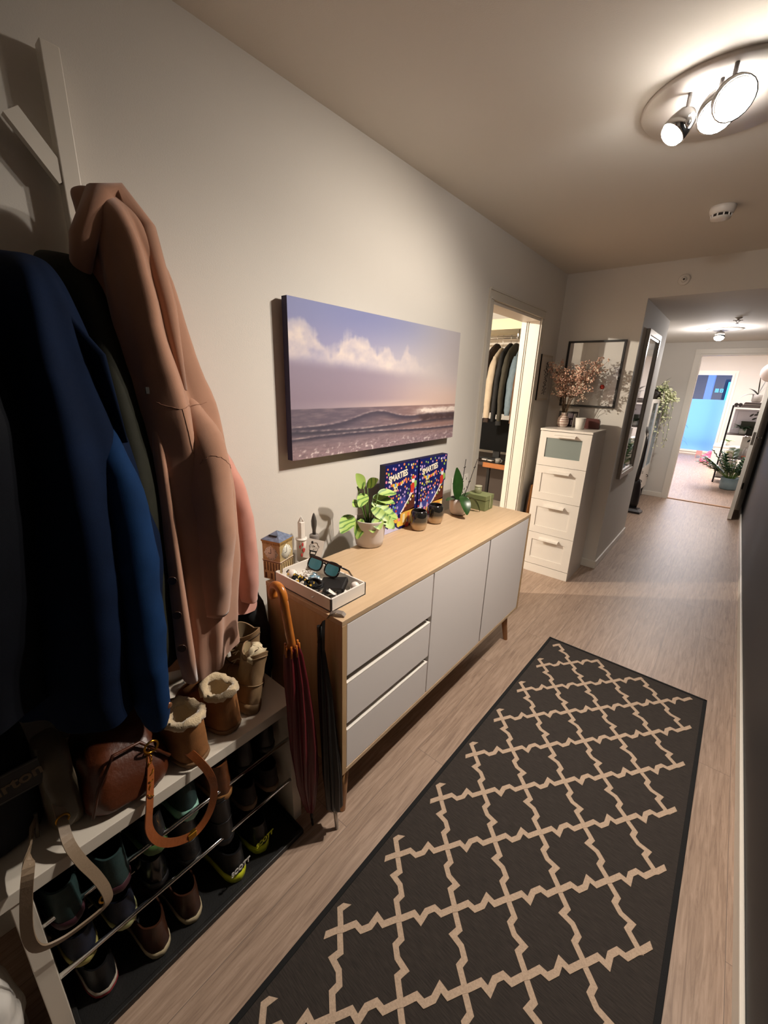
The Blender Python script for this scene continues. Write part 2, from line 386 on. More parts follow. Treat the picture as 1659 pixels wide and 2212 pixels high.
# ================================================================ RUG
rug=thing('patterned_rug','long charcoal rug with beige trellis pattern and black edging on the plank floor','rug',(.692,2.484,0),rad(-.8))
def rugm():
    m=mk('charcoal flatweave','352e29',.95,var=.42,vs=3.2,bump=.5,bs=300,stretch=(9,110,1))
    return m
RUGD=rugm();RUGB=mk('beige woven pattern','b8a08a',.95,var=.12,vs=220,bump=.4,bs=500);RUGE=mk('black rug binding','0a0909',.9,bump=.3,bs=400)
q=MB();RW=.822;RL=2.95
q.box(0,RW,-RL,0,.0005,.006)
q.cm=1
def link(a,b,flip,zv=0):
    P=[(0,0),(.28,.0),(.335,.105),(.39,.015),(.46,-.05),(.54,-.045),(.60,.05),(.665,-.10),(.72,0),(1,0)] if not flip else None
    P=[(-.05,0),(.05,.0),(.26,.038),(.345,-.060),(.50,-.034),(.64,.085),(.72,-.036),(.95,0),(1.05,0)]
    if flip: P=[(1-t,-s) for t,s in P][::-1]
    a=Vector(a);b=Vector(b);d=b-a;Lh=d.length;n=Vector((-d.y,d.x))/Lh
    pts=[a+d*t+n*s*Lh for t,s in P]
    w=.0084;x0,x1,y1=.033,RW-.033,-.028
    Wd=[];segs=[]
    for k in range(len(pts)):
        t0=(pts[k]-pts[k-1]).normalized() if k>0 else (pts[1]-pts[0]).normalized()
        t1=(pts[k+1]-pts[k]).normalized() if k<len(pts)-1 else t0
        t=(t0+t1).normalized();m_=Vector((-t.y,t.x));c_=max(.55,m_.dot(Vector((-t1.y,t1.x))))
        Wd.append(m_*w/c_)
    zt=.0070+.0003*zv
    ok=[x0<=p.x<=x1 and -RL+.03<p.y<y1 for p in pts]
    k=0
    while k<len(pts):
        if not ok[k]: k+=1;continue
        e=k
        while e+1<len(pts) and ok[e+1]: e+=1
        if e>k:
            R=[[(pts[i].x+Wd[i].x,pts[i].y+Wd[i].y,.0055),(pts[i].x+Wd[i].x,pts[i].y+Wd[i].y,zt),(pts[i].x-Wd[i].x,pts[i].y-Wd[i].y,zt),(pts[i].x-Wd[i].x,pts[i].y-Wd[i].y,.0055)] for i in range(k,e+1)]
            q.rings(R,True,True,True,False)
        k=e+1
dxn,dyn=.1135,.1352
for i in range(-1,9):
    for j in range(-1,24):
        if (i+j)%2: continue
        x=.072+dxn*i;y=-.045-dyn*j
        link((x,y),(x+dxn,y-dyn),(i%2==0),j%2);link((x,y),(x-dxn,y-dyn),(i%2==1),2+j%2)
q.cm=2
for a in ((0,.012,-RL,0),(RW-.012,RW,-RL,0),(0,RW,-.012,0)): q.box(a[0]-.002,a[1]+.002,a[2],a[3]+.002,.0003,.0085,.002)
q.build('pile',[RUGD,RUGB,RUGE],rug)
# ================================================================ SIDEBOARD
sb=thing('sideboard','long light oak sideboard with pale grey drawers and doors on tapered legs','sideboard',(.32,1.53,0))
X0,X1,Y0,Y1,ZB,ZT=.125,.520,.765,2.297,.232,.853
MB().box(X0,X1,Y0,Y1,ZT-.018,ZT,.0015).build('top_panel',OAK,sb,True)
q=MB().box(X0,X1,Y0+.001,Y0+.021,ZB,ZT-.0185,.001);q.build('side_panel',OAKY,sb,True)
q=MB().box(X0,X1,Y1-.021,Y1-.001,ZB,ZT-.0185,.001);q.build('side_panel',OAKY,sb,True)
MB().box(X0,X1,Y0+.021,Y1-.021,ZB,ZB+.018,.001).build('bottom_panel',OAK,sb,True)
MB().box(X0,X0+.006,Y0+.021,Y1-.021,ZB+.018,ZT-.0185).build('back_panel',WHITE_M,sb,True)
MB().box(X0+.006,X1-.03,1.272,1.286,ZB+.018,ZT-.0185).build('divider',WHITE_M,sb,True)
MB().box(X0+.006,X1-.03,1.775,1.789,ZB+.018,ZT-.0185).build('divider',WHITE_M,sb,True)
brn=mk('brown finger groove','4b332a',.5)
for z0,z1 in ((.640,.833),(.445,.606),(.252,.411)):
    d=MB().box(X1-.020,X1-.001,Y0+.0235,1.277,z0,z1,.0012).build('drawer_front',GREYF,sb,True)
    MB().box(X1-.045,X1-.021,Y0+.0235,1.277,z0,z1+.0).build('drawer_box',WHITE_M,d,False).location=(0,0,0)
    dd=[c for c in bpy.data.objects if c.name.startswith('drawer_box')][-1]
    dd.data.transform(Matrix.Translation(-Vector(sb.location)))
    if z1<.7:
        e=MB().box(X1-.022,X1-.0005,Y0+.0235,1.277,z1+.0005,z1+.006,.001)
        o=e.build('edge_lip',WHITE,d);o.data.transform(Matrix.Translation(-Vector(sb.location)))
for z in (.411,.606): MB().box(X1-.05,X1-.034,Y0+.022,1.272,z+.0,z+.03).build('groove_strip',brn,sb,True)
for y0,y1 in ((1.284,1.777),(1.787,Y1-.0235)):
    MB().box(X1-.020,X1-.001,y0,y1,.252,.833,.0012).build('door',GREYF,sb,True)
for sx,sy,bx,by in ((X0+.05,Y0+.07,0,0),(X1-.06,Y0+.07,0,0),(X0+.05,Y1-.07,0,0),(X1-.06,Y1-.07,0,0)):
    ex=-.02 if sx<.3 else .02;ey=-.03 if sy<1.5 else .045
    q=MB();q.tube([(sx+ex,sy+ey,0),(sx,sy,ZB+.001)],[.013,.022],12,True);q.build('leg',wood('oak leg','a9784a','c1905f',(8,8,1)),sb,True)
# ================================================================ CANVAS
def srgb(c): return [ (x/255/12.92 if x/255<.04045 else ((x/255+.055)/1.055)**2.4) for x in c]
def mixc(a,b,t): t=max(0,min(1,t));return [x+(y-x)*t for x,y in zip(a,b)]
def sst(a,b,x): t=max(0,min(1,(x-a)/(b-a)));return t*t*(3-2*t)
def fbm(x,y,o=4,s=0):
    r=0;a=.5
    for k in range(o): r+=a*mn.noise(Vector((x,y,s+k*7.3)));x*=2;y*=2;a*=.5
    return r
def sea(u,v):
    hz=.335
    if v>hz:
        t=(v-hz)/(1-hz)
        top=mixc((122,128,176),(170,170,186),sst(.2,1,u));mid=mixc((152,148,182),(196,188,192),sst(0,.8,u))
        low=mixc((150,134,148),(214,186,174),sst(.0,.75,u))
        c=mixc(low,mid,sst(0,.55,t));c=mixc(c,top,sst(.45,1,t))
        # cloud bank
        base=.52-.10*u;n=fbm(u*7,v*5,5,2);n2=fbm(u*16,v*11,5,9)
        edge=base+.20+.36*fbm(u*9,3,5,5)-.30*max(0,u-.35)
        cl=sst(edge+.05,edge-.05,t+.16*n2)*sst(base-.16,base+.04,t+.05*n)
        cl*=1-sst(.45,.85,u)*.8
        c=mixc(c,(222,208,202),cl*(.72+1.0*n2+.35*n))
        sh=sst(base,base-.14,t)*(1-sst(.2,.95,u))*sst(.0,.1,t)
        c=mixc(c,(140,124,140),sh*.75)
        c=mixc(c,(184,174,172),sst(.55,1,u)*sst(.15,.6,t)*.65)  # greyish glare over the right side, painted into the print colours
        return c
    t=v/hz
    c=mixc((98,86,100),(150,116,108),sst(.2,.9,u));c=mixc((140,118,122),c,sst(.0,.6,t))
    n=fbm(u*14,v*60,4,3);c=mixc(c,(176,152,152),.45*max(0,n+.1)*1.6)
    for (v0,amp,dk,w,ph,sc) in ((.262,.018,(62,56,72),.034,1.3,1),(.19,.016,(58,54,68),.024,3.1,1),(.135,.012,(50,46,62),.018,.4,1)):
        cr=v0+amp*math.sin(u*5+ph)+.004*fbm(u*12,v0*50,3)
        if v0>.25: cr=.215+.085*math.exp(-((u-.42)/.16)**2)+.045*sst(.5,.8,u)+.003*fbm(u*30,1,3)
        d=cr-v
        band=sst(-.004,.004,d)*sst(w*1.9,w*.2,d)
        c=mixc(c,dk,band*.85*sc)
        foam=math.exp(-((v-cr-.004)/.006)**2)
        c=mixc(c,(206,184,178),foam*(.35+1.1*fbm(u*40,v*60,3,4)))
    f=sst(.62,.78,u)*math.exp(-((v-.285-.02*fbm(u*20,2,3))/.026)**2)
    c=mixc(c,(238,222,212),f*(1.3+1.6*fbm(u*35,v*60,4,6)))
    g=sst(.66,.74,u)*math.exp(-((v-.225-.03*fbm(u*14,5,3))/.030)**2)
    c=mixc(c,(74,56,58),g*(1.1+1.8*fbm(u*30,v*30,3,8)))
    b=sst(.11,.02,v);c=mixc(c,(152,126,132),b*.7);sp=fbm(u*55,v*45,4,12)
    c=mixc(c,(222,204,202),b*sst(.08,.3,sp));sp=fbm(u*30,v*90,4,13);c=mixc(c,(112,94,100),sst(.2,.06,v)*sst(.0,.3,sp)*.6)
    return c
cv=thing('canvas_picture','wide canvas print of ocean waves under a hazy cloudy sky on the left wall','picture',(.0,1.57,1.54))
Y0c,Y1c,Z0c,Z1c=.968,2.141,1.257,1.827
nx,nz=330,160
me=bpy.data.meshes.new('print')
vs=[(.0455,Y0c+(Y1c-Y0c)*i/nx-1.57,Z0c+(Z1c-Z0c)*j/nz-1.54) for j in range(nz+1) for i in range(nx+1)]
fs=[(j*(nx+1)+i,j*(nx+1)+i+1,(j+1)*(nx+1)+i+1,(j+1)*(nx+1)+i) for j in range(nz) for i in range(nx)]
me.from_pydata(vs,[],fs)
at=me.color_attributes.new('photo','FLOAT_COLOR','POINT');buf=[]
for j in range(nz+1):
    for i in range(nx+1): buf+=srgb(sea(i/nx,j/nz))+[1]
at.data.foreach_set('color',buf)
pm,nt,b=nodes('printed canvas');a=nt.nodes.new('ShaderNodeVertexColor');a.layer_name='photo';nt.links.new(a.outputs[0],b.inputs['Base Color']);b.inputs['Roughness'].default_value=.6
me.materials.append(pm);o=bpy.data.objects.new('print',me);COL.objects.link(o);o.parent=cv
MB().box(.001,.016,1.2,1.9,1.5,1.52).box(.0161,.045,Y0c,Y1c,Z0c,Z1c).build('stretcher',mk('canvas edge dark blue','2f2b45',.8),cv,True)
# ================================================================ SHELF TOP THINGS
ZS=ZT
# advent calendars
NAVY=mk('navy printed card','121a5c',.35);NAVYD=mk('dark navy card','15133a',.4)
cand=[mk('print '+n,c,.4) for n,c in (('pink','e58aa0'),('yellow','e8cf4a'),('orange','e88348'),('lilac','b79bd0'),('green','8fb95a'),('blue','6f9fdc'),('white','efe9e4'),('red','c9352b'),('brown','5a2c20'),('gold','e6b04a'),('cream','ead9a8'),('snow','c9c7e6'),('violet','3b4192'))]
def calendar(y0,y1,label,cut):
    w=y1-y0;h=.338
    t=thing('advent_calendar',label,'calendar box',(.10,y0,ZS+.0005),0,'advent calendars on the sideboard')
    out=[(0,0),(w,0),(w,h),(0,h)] if not cut else [(0,0),(w-.018,0),(w-.018,.19),(w-.004,.195),(w-.010,.245),(w,.25),(w,h),(0,h)]
    # X of prism -> local (y,z), thickness along x
    q=MB().prism(out,0,.034,'x');q.build('box',NAVYD,t)
    q=MB();F=.0346
    q.cm=0;q.prism([(a+(.001 if a<.1 else -.001),max(.001,b-.001)) for a,b in out],.0338,F,'x')
    def poly(pts,mi,dx=.0004):
        q.cm=mi;q.prism(pts,F-.0002,F+dx,'x')
    def disc(y,z,r,mi,n=12,e=1,dx=.0006):
        poly([(y+r*math.cos(2*PI*k/n),z+r*e*math.sin(2*PI*k/n)) for k in range(n)],mi,dx)
    R=random.Random(5)
    pts=[]
    for k in range(400):
        y=R.uniform(.008,w-.012);z=R.uniform(.11,h-.008)
        if cut and y>w-.03 and z<.26: continue
        if .045<y<w-.06 and .252<z<.305: continue
        if all((y-a)**2+(z-b)**2>.0150**2 for a,b in pts): pts.append((y,z))
        if len(pts)>95:break
    for y,z in pts:
        disc(y,z,R.uniform(.0048,.0075),1+R.choice([0,0,1,2,2,3,3,4,5,6]),10,R.uniform(.8,1.25))
    # moon and glow
    disc(.078,.215,.017,11);
    poly([(.03,.10),(w*.45,.15),(w*.62,.175),(w*.62,.10),(.06,.06)],13,.0005)
    # roofs and houses
    poly([(w*.50,.085),(w*.80,.165),(w-.022,.165),(w-.022,.085)],9,.0008)
    for k in range(5): disc(w*.56+.019*k,.100+.0135*k,.0065,1+(k*2)%7,10,1,.0012)
    poly([(w*.48,.015),(w*.48,.088),(w-.022,.095),(w-.022,.015)],10,.0008)
    for yy in (.55,.70,.83): poly([(w*yy,.03),(w*yy,.075),(w*yy+.018,.075),(w*yy+.018,.03)],11 if yy!=.7 else 3,.0012)
    poly([(w*.46,.083),(w*.80,.172),(w*.815,.180),(w*.83,.172),(w*.49,.078)],7,.0014)
    poly([(w*.50,.088),(w-.022,.10),(w-.022,.094),(w*.50,.082)],9,.0014)
    for (a,b,mi) in ((.10,.05,8),(.25,.045,3),(.36,.055,10),(.18,.02,10),(.44,.03,2),(.7,.012,8)):
        disc(w*a,b,.016,mi,8,1.1,.001);disc(w*a,b+.022,.009,1 if mi!=8 else 7,10,1,.0012)
    for (a,b,s_) in ((.12,.095,.018),(.03,.075,.014),(.34,.09,.012)):
        poly([(w*a-s_,b-.02),(w*a,b+s_),(w*a+s_,b-.02)],12,.0011);disc(w*a,b+s_,.006,8,10,1,.0013)
    poly([(0.0,0.001),(0,.04),(.03,.022),(.06,.04),(.10,.012),(.12,0.001)],12,.0016)
    disc(.075,.022,.009,3,10,1.1,.002)
    # red suited figure at right
    fy,fz=w-.045,.205
    poly([(fy-.014,fz-.03),(fy-.018,fz+.008),(fy-.006,fz+.02),(fy+.012,fz+.018),(fy+.016,fz-.01),(fy+.004,fz-.03)],8,.0016)
    disc(fy-.012,fz-.034,.007,7,10,.7,.002);disc(fy+.001,fz+.032,.013,7,12,1,.0018);disc(fy,fz+.048,.011,8,10,.8,.002);disc(fy+.02,fz+.01,.015,5,10,1.3,.001)
    # garland
    for k in range(9): disc(.050+.0135*k,.238-.010*math.sin(PI*k/8)+.014*k/8,.0065,1+[2,1,5,1,7,2,1,0,2][k]%8,10,1.3,.0014)
    q.build('printed_front',[NAVY]+cand,t)
    text('SMARTIES','lettering',mk('cream lettering','efe6cf',.4),t,(.10+F+.0012,y0+.046+.052,ZS+.276),basis((0,1,.14),(0,0,1)),.042,.0006,sx=.80,bold=.0014)
    return t
calendar(1.42,1.683,'navy advent calendar box of candies and snowy houses, left one beside the leafy pot plant',False)
calendar(1.690,1.955,'navy advent calendar box of candies and snowy houses, right one beside the orchid',True)
# candle glasses
cgm,nt,b=nodes('smoky ombre glass')
tc=nt.nodes.new('ShaderNodeTexCoord');sp=nt.nodes.new('ShaderNodeSeparateXYZ');r=nt.nodes.new('ShaderNodeValToRGB');mr=nt.nodes.new('ShaderNodeMath');mr.operation='MULTIPLY';mr.inputs[1].default_value=10
nt.links.new(tc.outputs['Object'],sp.inputs[0]);nt.links.new(sp.outputs['Z'],mr.inputs[0]);nt.links.new(mr.outputs[0],r.inputs[0]);nt.links.new(r.outputs[0],b.inputs['Base Color'])
r.color_ramp.elements[0].position=.28;r.color_ramp.elements[0].color=(*lin('b99c78'),1);r.color_ramp.elements[1].position=.50;r.color_ramp.elements[1].color=(*lin('2b2926'),1)
b.inputs['Roughness'].default_value=.08;b.inputs['Metallic'].default_value=.35;b.inputs['Coat Weight'].default_value=1
def candle(x,y,label):
    t=thing('candle_glass',label,'candle holder',(x,y,ZS),0,'ombre candle glasses')
    q=MB().lathe([(.001,0),(.032,.0),(.039,.008),(.0435,.028),(.0445,.068),(.042,.088),(.036,.099),(.033,.1005),(.031,.098),(.035,.085),(.036,.035),(.030,.02),(.001,.018)],40,cap0=False,cap1=False)
    q.build('glass',cgm,t)
    MB().lathe([(.001,.018),(.0325,.019),(.0325,.034),(.001,.034)],24,cap0=False,cap1=False).build('wax',mk('candle wax','d9cdb8',.5),t)
candle(.200,1.615,'smoky ombre candle glass in front of the left advent calendar')
candle(.202,1.762,'smoky ombre candle glass in front of the right advent calendar')
# pots and plants
POT=mk('ribbed off white ceramic','cfc4bd',.55,bump=.15,bs=40,stretch=(.1,.1,6));SOIL=mk('dark potting soil','1d1510',.95,bump=.8,bs=150)
LEAFD=mk('glossy dark green leaf','24451a',.35,var=.3,vs=25);LEAFL=mk('fresh green leaf','7fa243',.45,var=.25,vs=30);STEMG=mk('green stem','5e7a35',.5);STEMD=mk('dark flower stake','241a12',.6)
pl=thing('potted_prayer_plant','bushy light green prayer plant in a ribbed white pot left of the advent calendars','potted plant',(.155,1.295,ZS))
q=MB().lathe([(.001,0),(.052,0),(.060,.004),(.066,.03),(.072,.118),(.073,.123),(.070,.124),(.067,.118),(.063,.08)],40,cap0=False,cap1=False);q.build('pot',POT,pl)
MB().lathe([(.067,.103),(.03,.108),(.001,.106)],20,cap0=False).build('soil',SOIL,pl)
LV=nodes('veined prayer plant leaf');m_,nt,b=LV
tc=nt.nodes.new('ShaderNodeTexCoord');wv=nt.nodes.new('ShaderNodeTexWave');wv.inputs['Scale'].default_value=15;wv.inputs['Distortion'].default_value=5;wv.inputs['Detail'].default_value=1.5
r=nt.nodes.new('ShaderNodeValToRGB');nt.links.new(tc.outputs['Object'],wv.inputs[0]);nt.links.new(wv.outputs[0],r.inputs[0]);nt.links.new(r.outputs[0],b.inputs['Base Color'])
r.color_ramp.elements[0].position=.12;r.color_ramp.elements[0].color=(*lin('5a8238'),1);r.color_ramp.elements[1].position=.35;r.color_ramp.elements[1].color=(*lin('a3bd62'),1);b.inputs['Roughness'].default_value=.45
LV=m_
leaves=[((-.02,-.02,.26),(.1,-.5,.75),.10,.055),((.0,-.03,.24),(.3,-.6,-.1),.10,.05),((-.01,-.10,.155),(.35,-.85,-.10),.13,.065),((.0,-.05,.13),(.1,-.4,-.6),.09,.05),
 ((.0,.02,.215),(.3,.75,-.12),.12,.05),((.0,.01,.19),(.5,.6,-.25),.11,.05),((.01,.0,.17),(.7,.25,-.3),.09,.05),((.02,.03,.235),(.2,.7,.05),.10,.04),
 ((.035,.02,.15),(.8,.1,-.5),.065,.055),((.04,-.01,.135),(.9,-.3,-.6),.06,.055),((.04,.03,.13),(.8,.6,-.55),.08,.06),((.03,.05,.14),(.3,.9,-.15),.09,.06),((-.01,-.05,.20),(.3,-.8,.25),.085,.05),((.0,-.02,.27),(.5,.0,.5),.075,.045),((.02,-.02,.11),(.8,-.5,-.3),.06,.045)]
q=MB()
for p,d,L_,W_ in leaves: q.tube([(p[0]*.3,p[1]*.3,.10),(p[0]*.7,p[1]*.6,p[2]*.7),p],.0022,6)
q.tube([(-.01,-.01,.10),(-.018,-.035,.20),(-.03,-.05,.27)],.0035,6)
q.build('stems',STEMG,pl)
for k,(p,d,L_,W_) in enumerate(leaves): MB().leaf(p,d,(.55,-.45,.7),L_,W_,.35,.12,8).build('leaf',LV,pl)
orc=thing('potted_orchid','orchid without flowers in a smooth white pot with broad dark leaves and two bare stakes','potted plant',(.215,1.985,ZS))
q=MB().lathe([(.001,0),(.032,0),(.044,.008),(.052,.03),(.0545,.075),(.053,.094),(.0505,.095),(.050,.088),(.046,.06)],40,cap0=False,cap1=False);q.build('pot',mk('smooth white ceramic','d6cdc9',.3),orc)
MB().lathe([(.048,.078),(.001,.082)],20,cap0=False).build('soil',SOIL,orc)
for p,d,u,L_,W_,dr_ in (((-.005,-.012,.085),(-.06,-.10,1),(1,-.3,0),.185,.078,.02),((.022,-.022,.112),(.85,-.55,.05),(.1,-.1,1),.125,.062,1.9),((.0,.03,.095),(.55,.75,.30),(-.2,0,1),.165,.042,2.1),((-.01,-.025,.09),(-.1,-.9,.35),(0,-.2,1),.085,.045,.6),((.0,.02,.09),(.1,.85,.4),(0,.1,1),.09,.035,.5)):
    MB().leaf(p,d,u,L_,W_,dr_,.18,10,).build('leaf',LEAFD,orc)
for a,b_ in (((0,.005,.08),(.0,.035,.31)),((.012,.02,.08),(.03,.115,.305))):
    a=Vector(a);b_=Vector(b_);q=MB().tube([a,b_],.0022,6)
    for t in (.45,.8): c=a+(b_-a)*t;q.tube([c+Vector((0,-.008,.0)),c,c+Vector((0,.009,.002))],.003,6)
    q.build('flower_stake',STEMD,orc)
# green gift box and tin, card by the wall
GREENB=mk('olive green card','7d8458',.6,var=.05,vs=30)
gb=thing('green_gift_box','olive green lidded box with ribbon at the far end of the sideboard','box',(.24,2.185,ZS))
MB().box(-.065,.065,-.05,.05,.0005,.062,.002).build('body',GREENB,gb);MB().box(-.067,.067,-.052,.052,.062,.090,.002).build('lid',GREENB,gb)
MB().box(.0675,.0695,-.005,.006,.015,.088).build('ribbon',mk('pale green ribbon','a8aa80',.6),gb)
gt=thing('round_tin','small round olive tin with pale lid on top of the green gift box','tin',(.225,2.185,ZS+.0905))
MB().lathe([(.001,0),(.020,0),(.021,.002),(.021,.036)],28,cap0=False,cap1=True).build('body',mk('olive tin','8b8a66',.5,var=.1,vs=50),gt)
MB().lathe([(.0215,.036),(.0218,.044),(.001,.045)],28,cap0=True,cap1=False).build('lid',mk('pale tin lid','b6b196',.5),gt)
wc=thing('patterned_card','white card with small dark leaf marks leaning behind the orchid','card',(.10,2.20,ZS))
MB().at(ry=rad(-3)).box(.0,.004,-.11,.09,.001,.17).build('card',WHITE_M,wc)
q=MB().at(ry=rad(-3));R=random.Random(3)
for k in range(34):
    y=R.uniform(-.10,.08);z=R.uniform(.01,.16);s_=R.uniform(.002,.005);q.prism([(y-s_,z),(y,z+s_*1.6),(y+s_*.8,z),(y,z-s_*1.5)],.0038,.0046,'x')
q.build('leaf_marks',mk('dark print','3d3a34',.6),wc)
# clock tower tin
BEI=mk('printed tin stone','b09a6c',.4,var=.25,vs=60);BED=mk('printed tin brown','5a3c22',.5,var=.3,vs=60);ROOF=mk('blue grey printed roof','6d7890',.35,var=.3,vs=90);CLK=mk('clock face print','d8d4c4',.4)
ct=thing('clock_tower_tin','clock tower shaped money tin with blue roof at the near end of the sideboard','money tin',(.126,.8235,ZS),rad(107-90))
s_=.038
MB().box(-s_,s_,-s_,s_,.0005,.148,.001).build('tower_body',BEI,ct)
q=MB().box(-s_-.003,s_+.003,-s_-.003,s_+.003,.146,.153,.001)
for k in range(10):
    a=-s_+.0076*k+.001
    q.box(a,a+.004,-s_-.0015,s_+.0015,.138,.146);q.box(-s_-.0015,s_+.0015,a,a+.004,.138,.146)
q.build('cornice',mk('gold cornice','9c7a40',.4),ct)
q=MB();q.rings([[(-s_-.003,-s_-.003,.153),(s_+.003,-s_-.003,.153),(s_+.003,s_+.003,.153),(-s_-.003,s_+.003,.153)],[(-.001,-.001,.180),(.001,-.001,.180),(.001,.001,.180),(-.001,.001,.180)]],sm=False);q.build('roof',ROOF,ct)
q=MB().box(-.017,.017,-.0255,-.0225,.164,.169);q.build('coin_slot',BLACK,ct)
for rz in (0,PI/2,PI,-PI/2):
    Mr=Matrix.Rotation(rz,4,'Z')@Matrix.Translation((0,-s_-.0003,.105))@Matrix.Rotation(PI/2,4,'X')
    q=MB();q.M=Mr;q.lathe([(.026,0),(.026,.0008),(.001,.0008)],32,cap0=False);q.lathe([(.0315,0),(.0315,.0004),(.026,.0004)],4,cap0=False,cap1=False);cf=q.build('clock_face',CLK,ct)
    q=MB();q.M=Mr
    for k in range(12):
        a=2*PI*k/12;c_,d_=math.cos(a),math.sin(a);q.box(c_*.022-.001,c_*.022+.001,d_*.022-.001,d_*.022+.001,.0008,.0012)
    q.box(-.0008,.0008,0,.018,.0008,.0015).box(-.012,0,-.0008,.0008,.0008,.0015);q.build('clock_hand',BLACK,cf)
    q=MB();q.M=Matrix.Rotation(rz,4,'Z')
    for k in range(6):
        a=-s_+.006+.0125*k
        q.box(a,a+.004,-s_-.0009,-s_,.035,.068)
        if k%2==0:q.box(a,a+.009,-s_-.0009,-s_,.004,.026)
    q.box(-s_,s_,-s_-.0012,-s_,.0705,.073);q.build('printed_windows',BED,ct)
q=MB().box(-s_-.0022,s_+.0022,-s_-.0022,s_+.0022,.074,.077,.001);q.build('elastic_band',mk('pale elastic band','c9b6a0',.6),ct)
# brushes near wall
b1=thing('white_handled_brush','white handled brush in a round holder printed with red shapes near the wall','brush',(.075,.975,ZS))
q=MB().lathe([(.001,0),(.0215,0),(.0215,.088),(.020,.092),(.001,.092)],24,cap0=False);h=q.build('holder',WHITE,b1)
q=MB();q.M=Matrix.Translation((0,0,0));
for (a,z,r_) in ((-.6,.03,.009),(-.2,.05,.011),(.5,.035,.010),(-.9,.065,.008),(-.4,.075,.009)):
    q.sph((.0205*math.cos(a),.0205*math.sin(a),z),r_,10,6,sx=.15)
q.build('red_print',mk('red print','b43b38',.5),h)
q=MB().box(-.011,.011,-.011,.011,.094,.165,.004);q.tube([(-.006,-.008,.16),(0,0,.186),(.006,.008,.16)],.004,8);q.lathe([(.024,.090),(.0245,.094),(.012,.097)],24);q.build('handle',WHITE,b1)
b2=thing('grey_handled_brush','dark grey handled brush in a grey holder near the wall beside the white one','brush',(.082,1.035,ZS))
MB().lathe([(.001,0),(.019,0),(.020,.093),(.017,.097),(.001,.097)],24,cap0=False).build('holder',mk('grey holder','77716b',.5),b2)
MB().lathe([(.007,.095),(.0075,.115),(.011,.135),(.0115,.155),(.008,.172),(.0035,.185),(.001,.189)],16).build('handle',mk('dark grey handle','4c4843',.45),b2)
# cupcake card
cc=thing('cupcake_card','white card with a black cupcake drawing leaning behind the tray','card',(.118,.985,ZS))
R0=Matrix.Translation((0,0,.004))@Matrix.Rotation(rad(-40),4,'Z')@Matrix.Rotation(rad(-12),4,'Y')@Matrix.Rotation(rad(-14),4,'X')
q=MB();q.M=R0;q.box(-.0006,.0006,-.036,.036,.009,.090);q.build('card',WHITE,cc)
q=MB();q.M=R0
ol=[(math.cos(a)*.018*(1+.12*math.sin(a*7)),.058+math.sin(a)*.019*(1+.08*math.cos(a*5))) for a in [2*PI*k/36 for k in range(36)]]
q.tube([(.0012,a,b_) for a,b_ in ol+[ol[0]]],.0007,5);q.prism([(-.015,.044),(.015,.044),(.011,.024),(-.011,.024)],.0006,.0016,'x');q.sph((.001,-.012,.077),.0045,10,6,sx=.2)
R=random.Random(2)
for k in range(26): a=R.uniform(0,6.28);r_=R.uniform(0,.014);q.box(.0006,.0012,math.cos(a)*r_-.0006,math.cos(a)*r_+.0008,.060+math.sin(a)*r_,.0622+math.sin(a)*r_)
q.build('cupcake_drawing',BLACK,cc)
q=MB();q.M=R0;q.box(.0016,.0022,-.009,.009,.030,.038);q.build('label_patch',WHITE,cc)
# tray
tr=thing('white_tray','white shallow wooden tray full of keys and glasses on the near end of the sideboard','tray',(.3115,.859,ZS))
TX,TY,TH=.1465,.081,.047
q=MB().box(-TX,TX,-TY,TY,.0005,.005).box(-TX,TX,-TY,-TY+.006,.0005,TH,.0008).box(-TX,TX,TY-.006,TY,.0005,TH,.0008).box(-TX,-TX+.006,-TY,TY,.0005,TH,.0008).box(TX-.006,TX,-TY,TY,.0005,TH,.0008)
q.build('tray_body',WHITE,tr)
sg=thing('sunglasses','black sunglasses with mirrored blue lenses lying on top of the tray contents','sunglasses',(.305,.885,ZS+.075),0)
blm=mk('blue mirror lens','45b5d6',.1,metal=.35,spec=.8)
Rg=Matrix.Rotation(rad(-62),4,'Y')@Matrix.Rotation(rad(0),4,'X')
Rg=basis((.985,.14,-.04),(-.10,.50,.86))@Matrix.Scale(1.12,4)
def lens(cx):
    pts=[]
    for k in range(28):
        a=2*PI*k/28;c_,s2=math.cos(a),math.sin(a)
        pts.append((cx+.027*abs(c_)**.75*(1 if c_>0 else -1),.0215*abs(s2)**.75*(1 if s2>0 else -1)))
    return pts
fr=MB();fr.M=Rg
for cx in (-.034,.034): fr.tube([(a,b_,0) for a,b_ in lens(cx)+[lens(cx)[0]]],.0028,6)
fr.tube([(-.009,.008,0),(0,.011,.001),(.009,.008,0)],.0032,6)
fr.box(-.064,.064,.014,.021,-.002,.002,.001)
fr.build('frame',mk('black glossy frame','0c0c0d',.25),sg)
for cx in (-.034,.034):
    q=MB();q.M=Rg;q.prism(lens(cx),-.0008,.0008,'z');q.build('lens',blm,sg)
for s2 in (-1,1):
    q=MB();q.M=Rg;q.tube([(s2*.063,.016,0),(s2*.062,.012,-.05),(s2*.058,-.004,-.095)],.003,6);q.build('temple',mk('black temple','0c0c0d',.3),sg)
wl=thing('black_wallet','black leather wallet at the front right of the tray','wallet',(.375,.868,ZS+.024),rad(28))
MB().at(rx=rad(12),ry=rad(-8)).box(-.045,.045,-.034,.034,.0,.022,.004).build('leather',mk('black leather','131212',.4,bump=.2,bs=300),wl)
wb=thing('white_ball','white golf sized ball with loops of wire in the back corner of the tray','ball',(.222,.812,ZS+.040))
MB().sph((0,0,0),.020,20,14).build('ball',WHITE,wb)
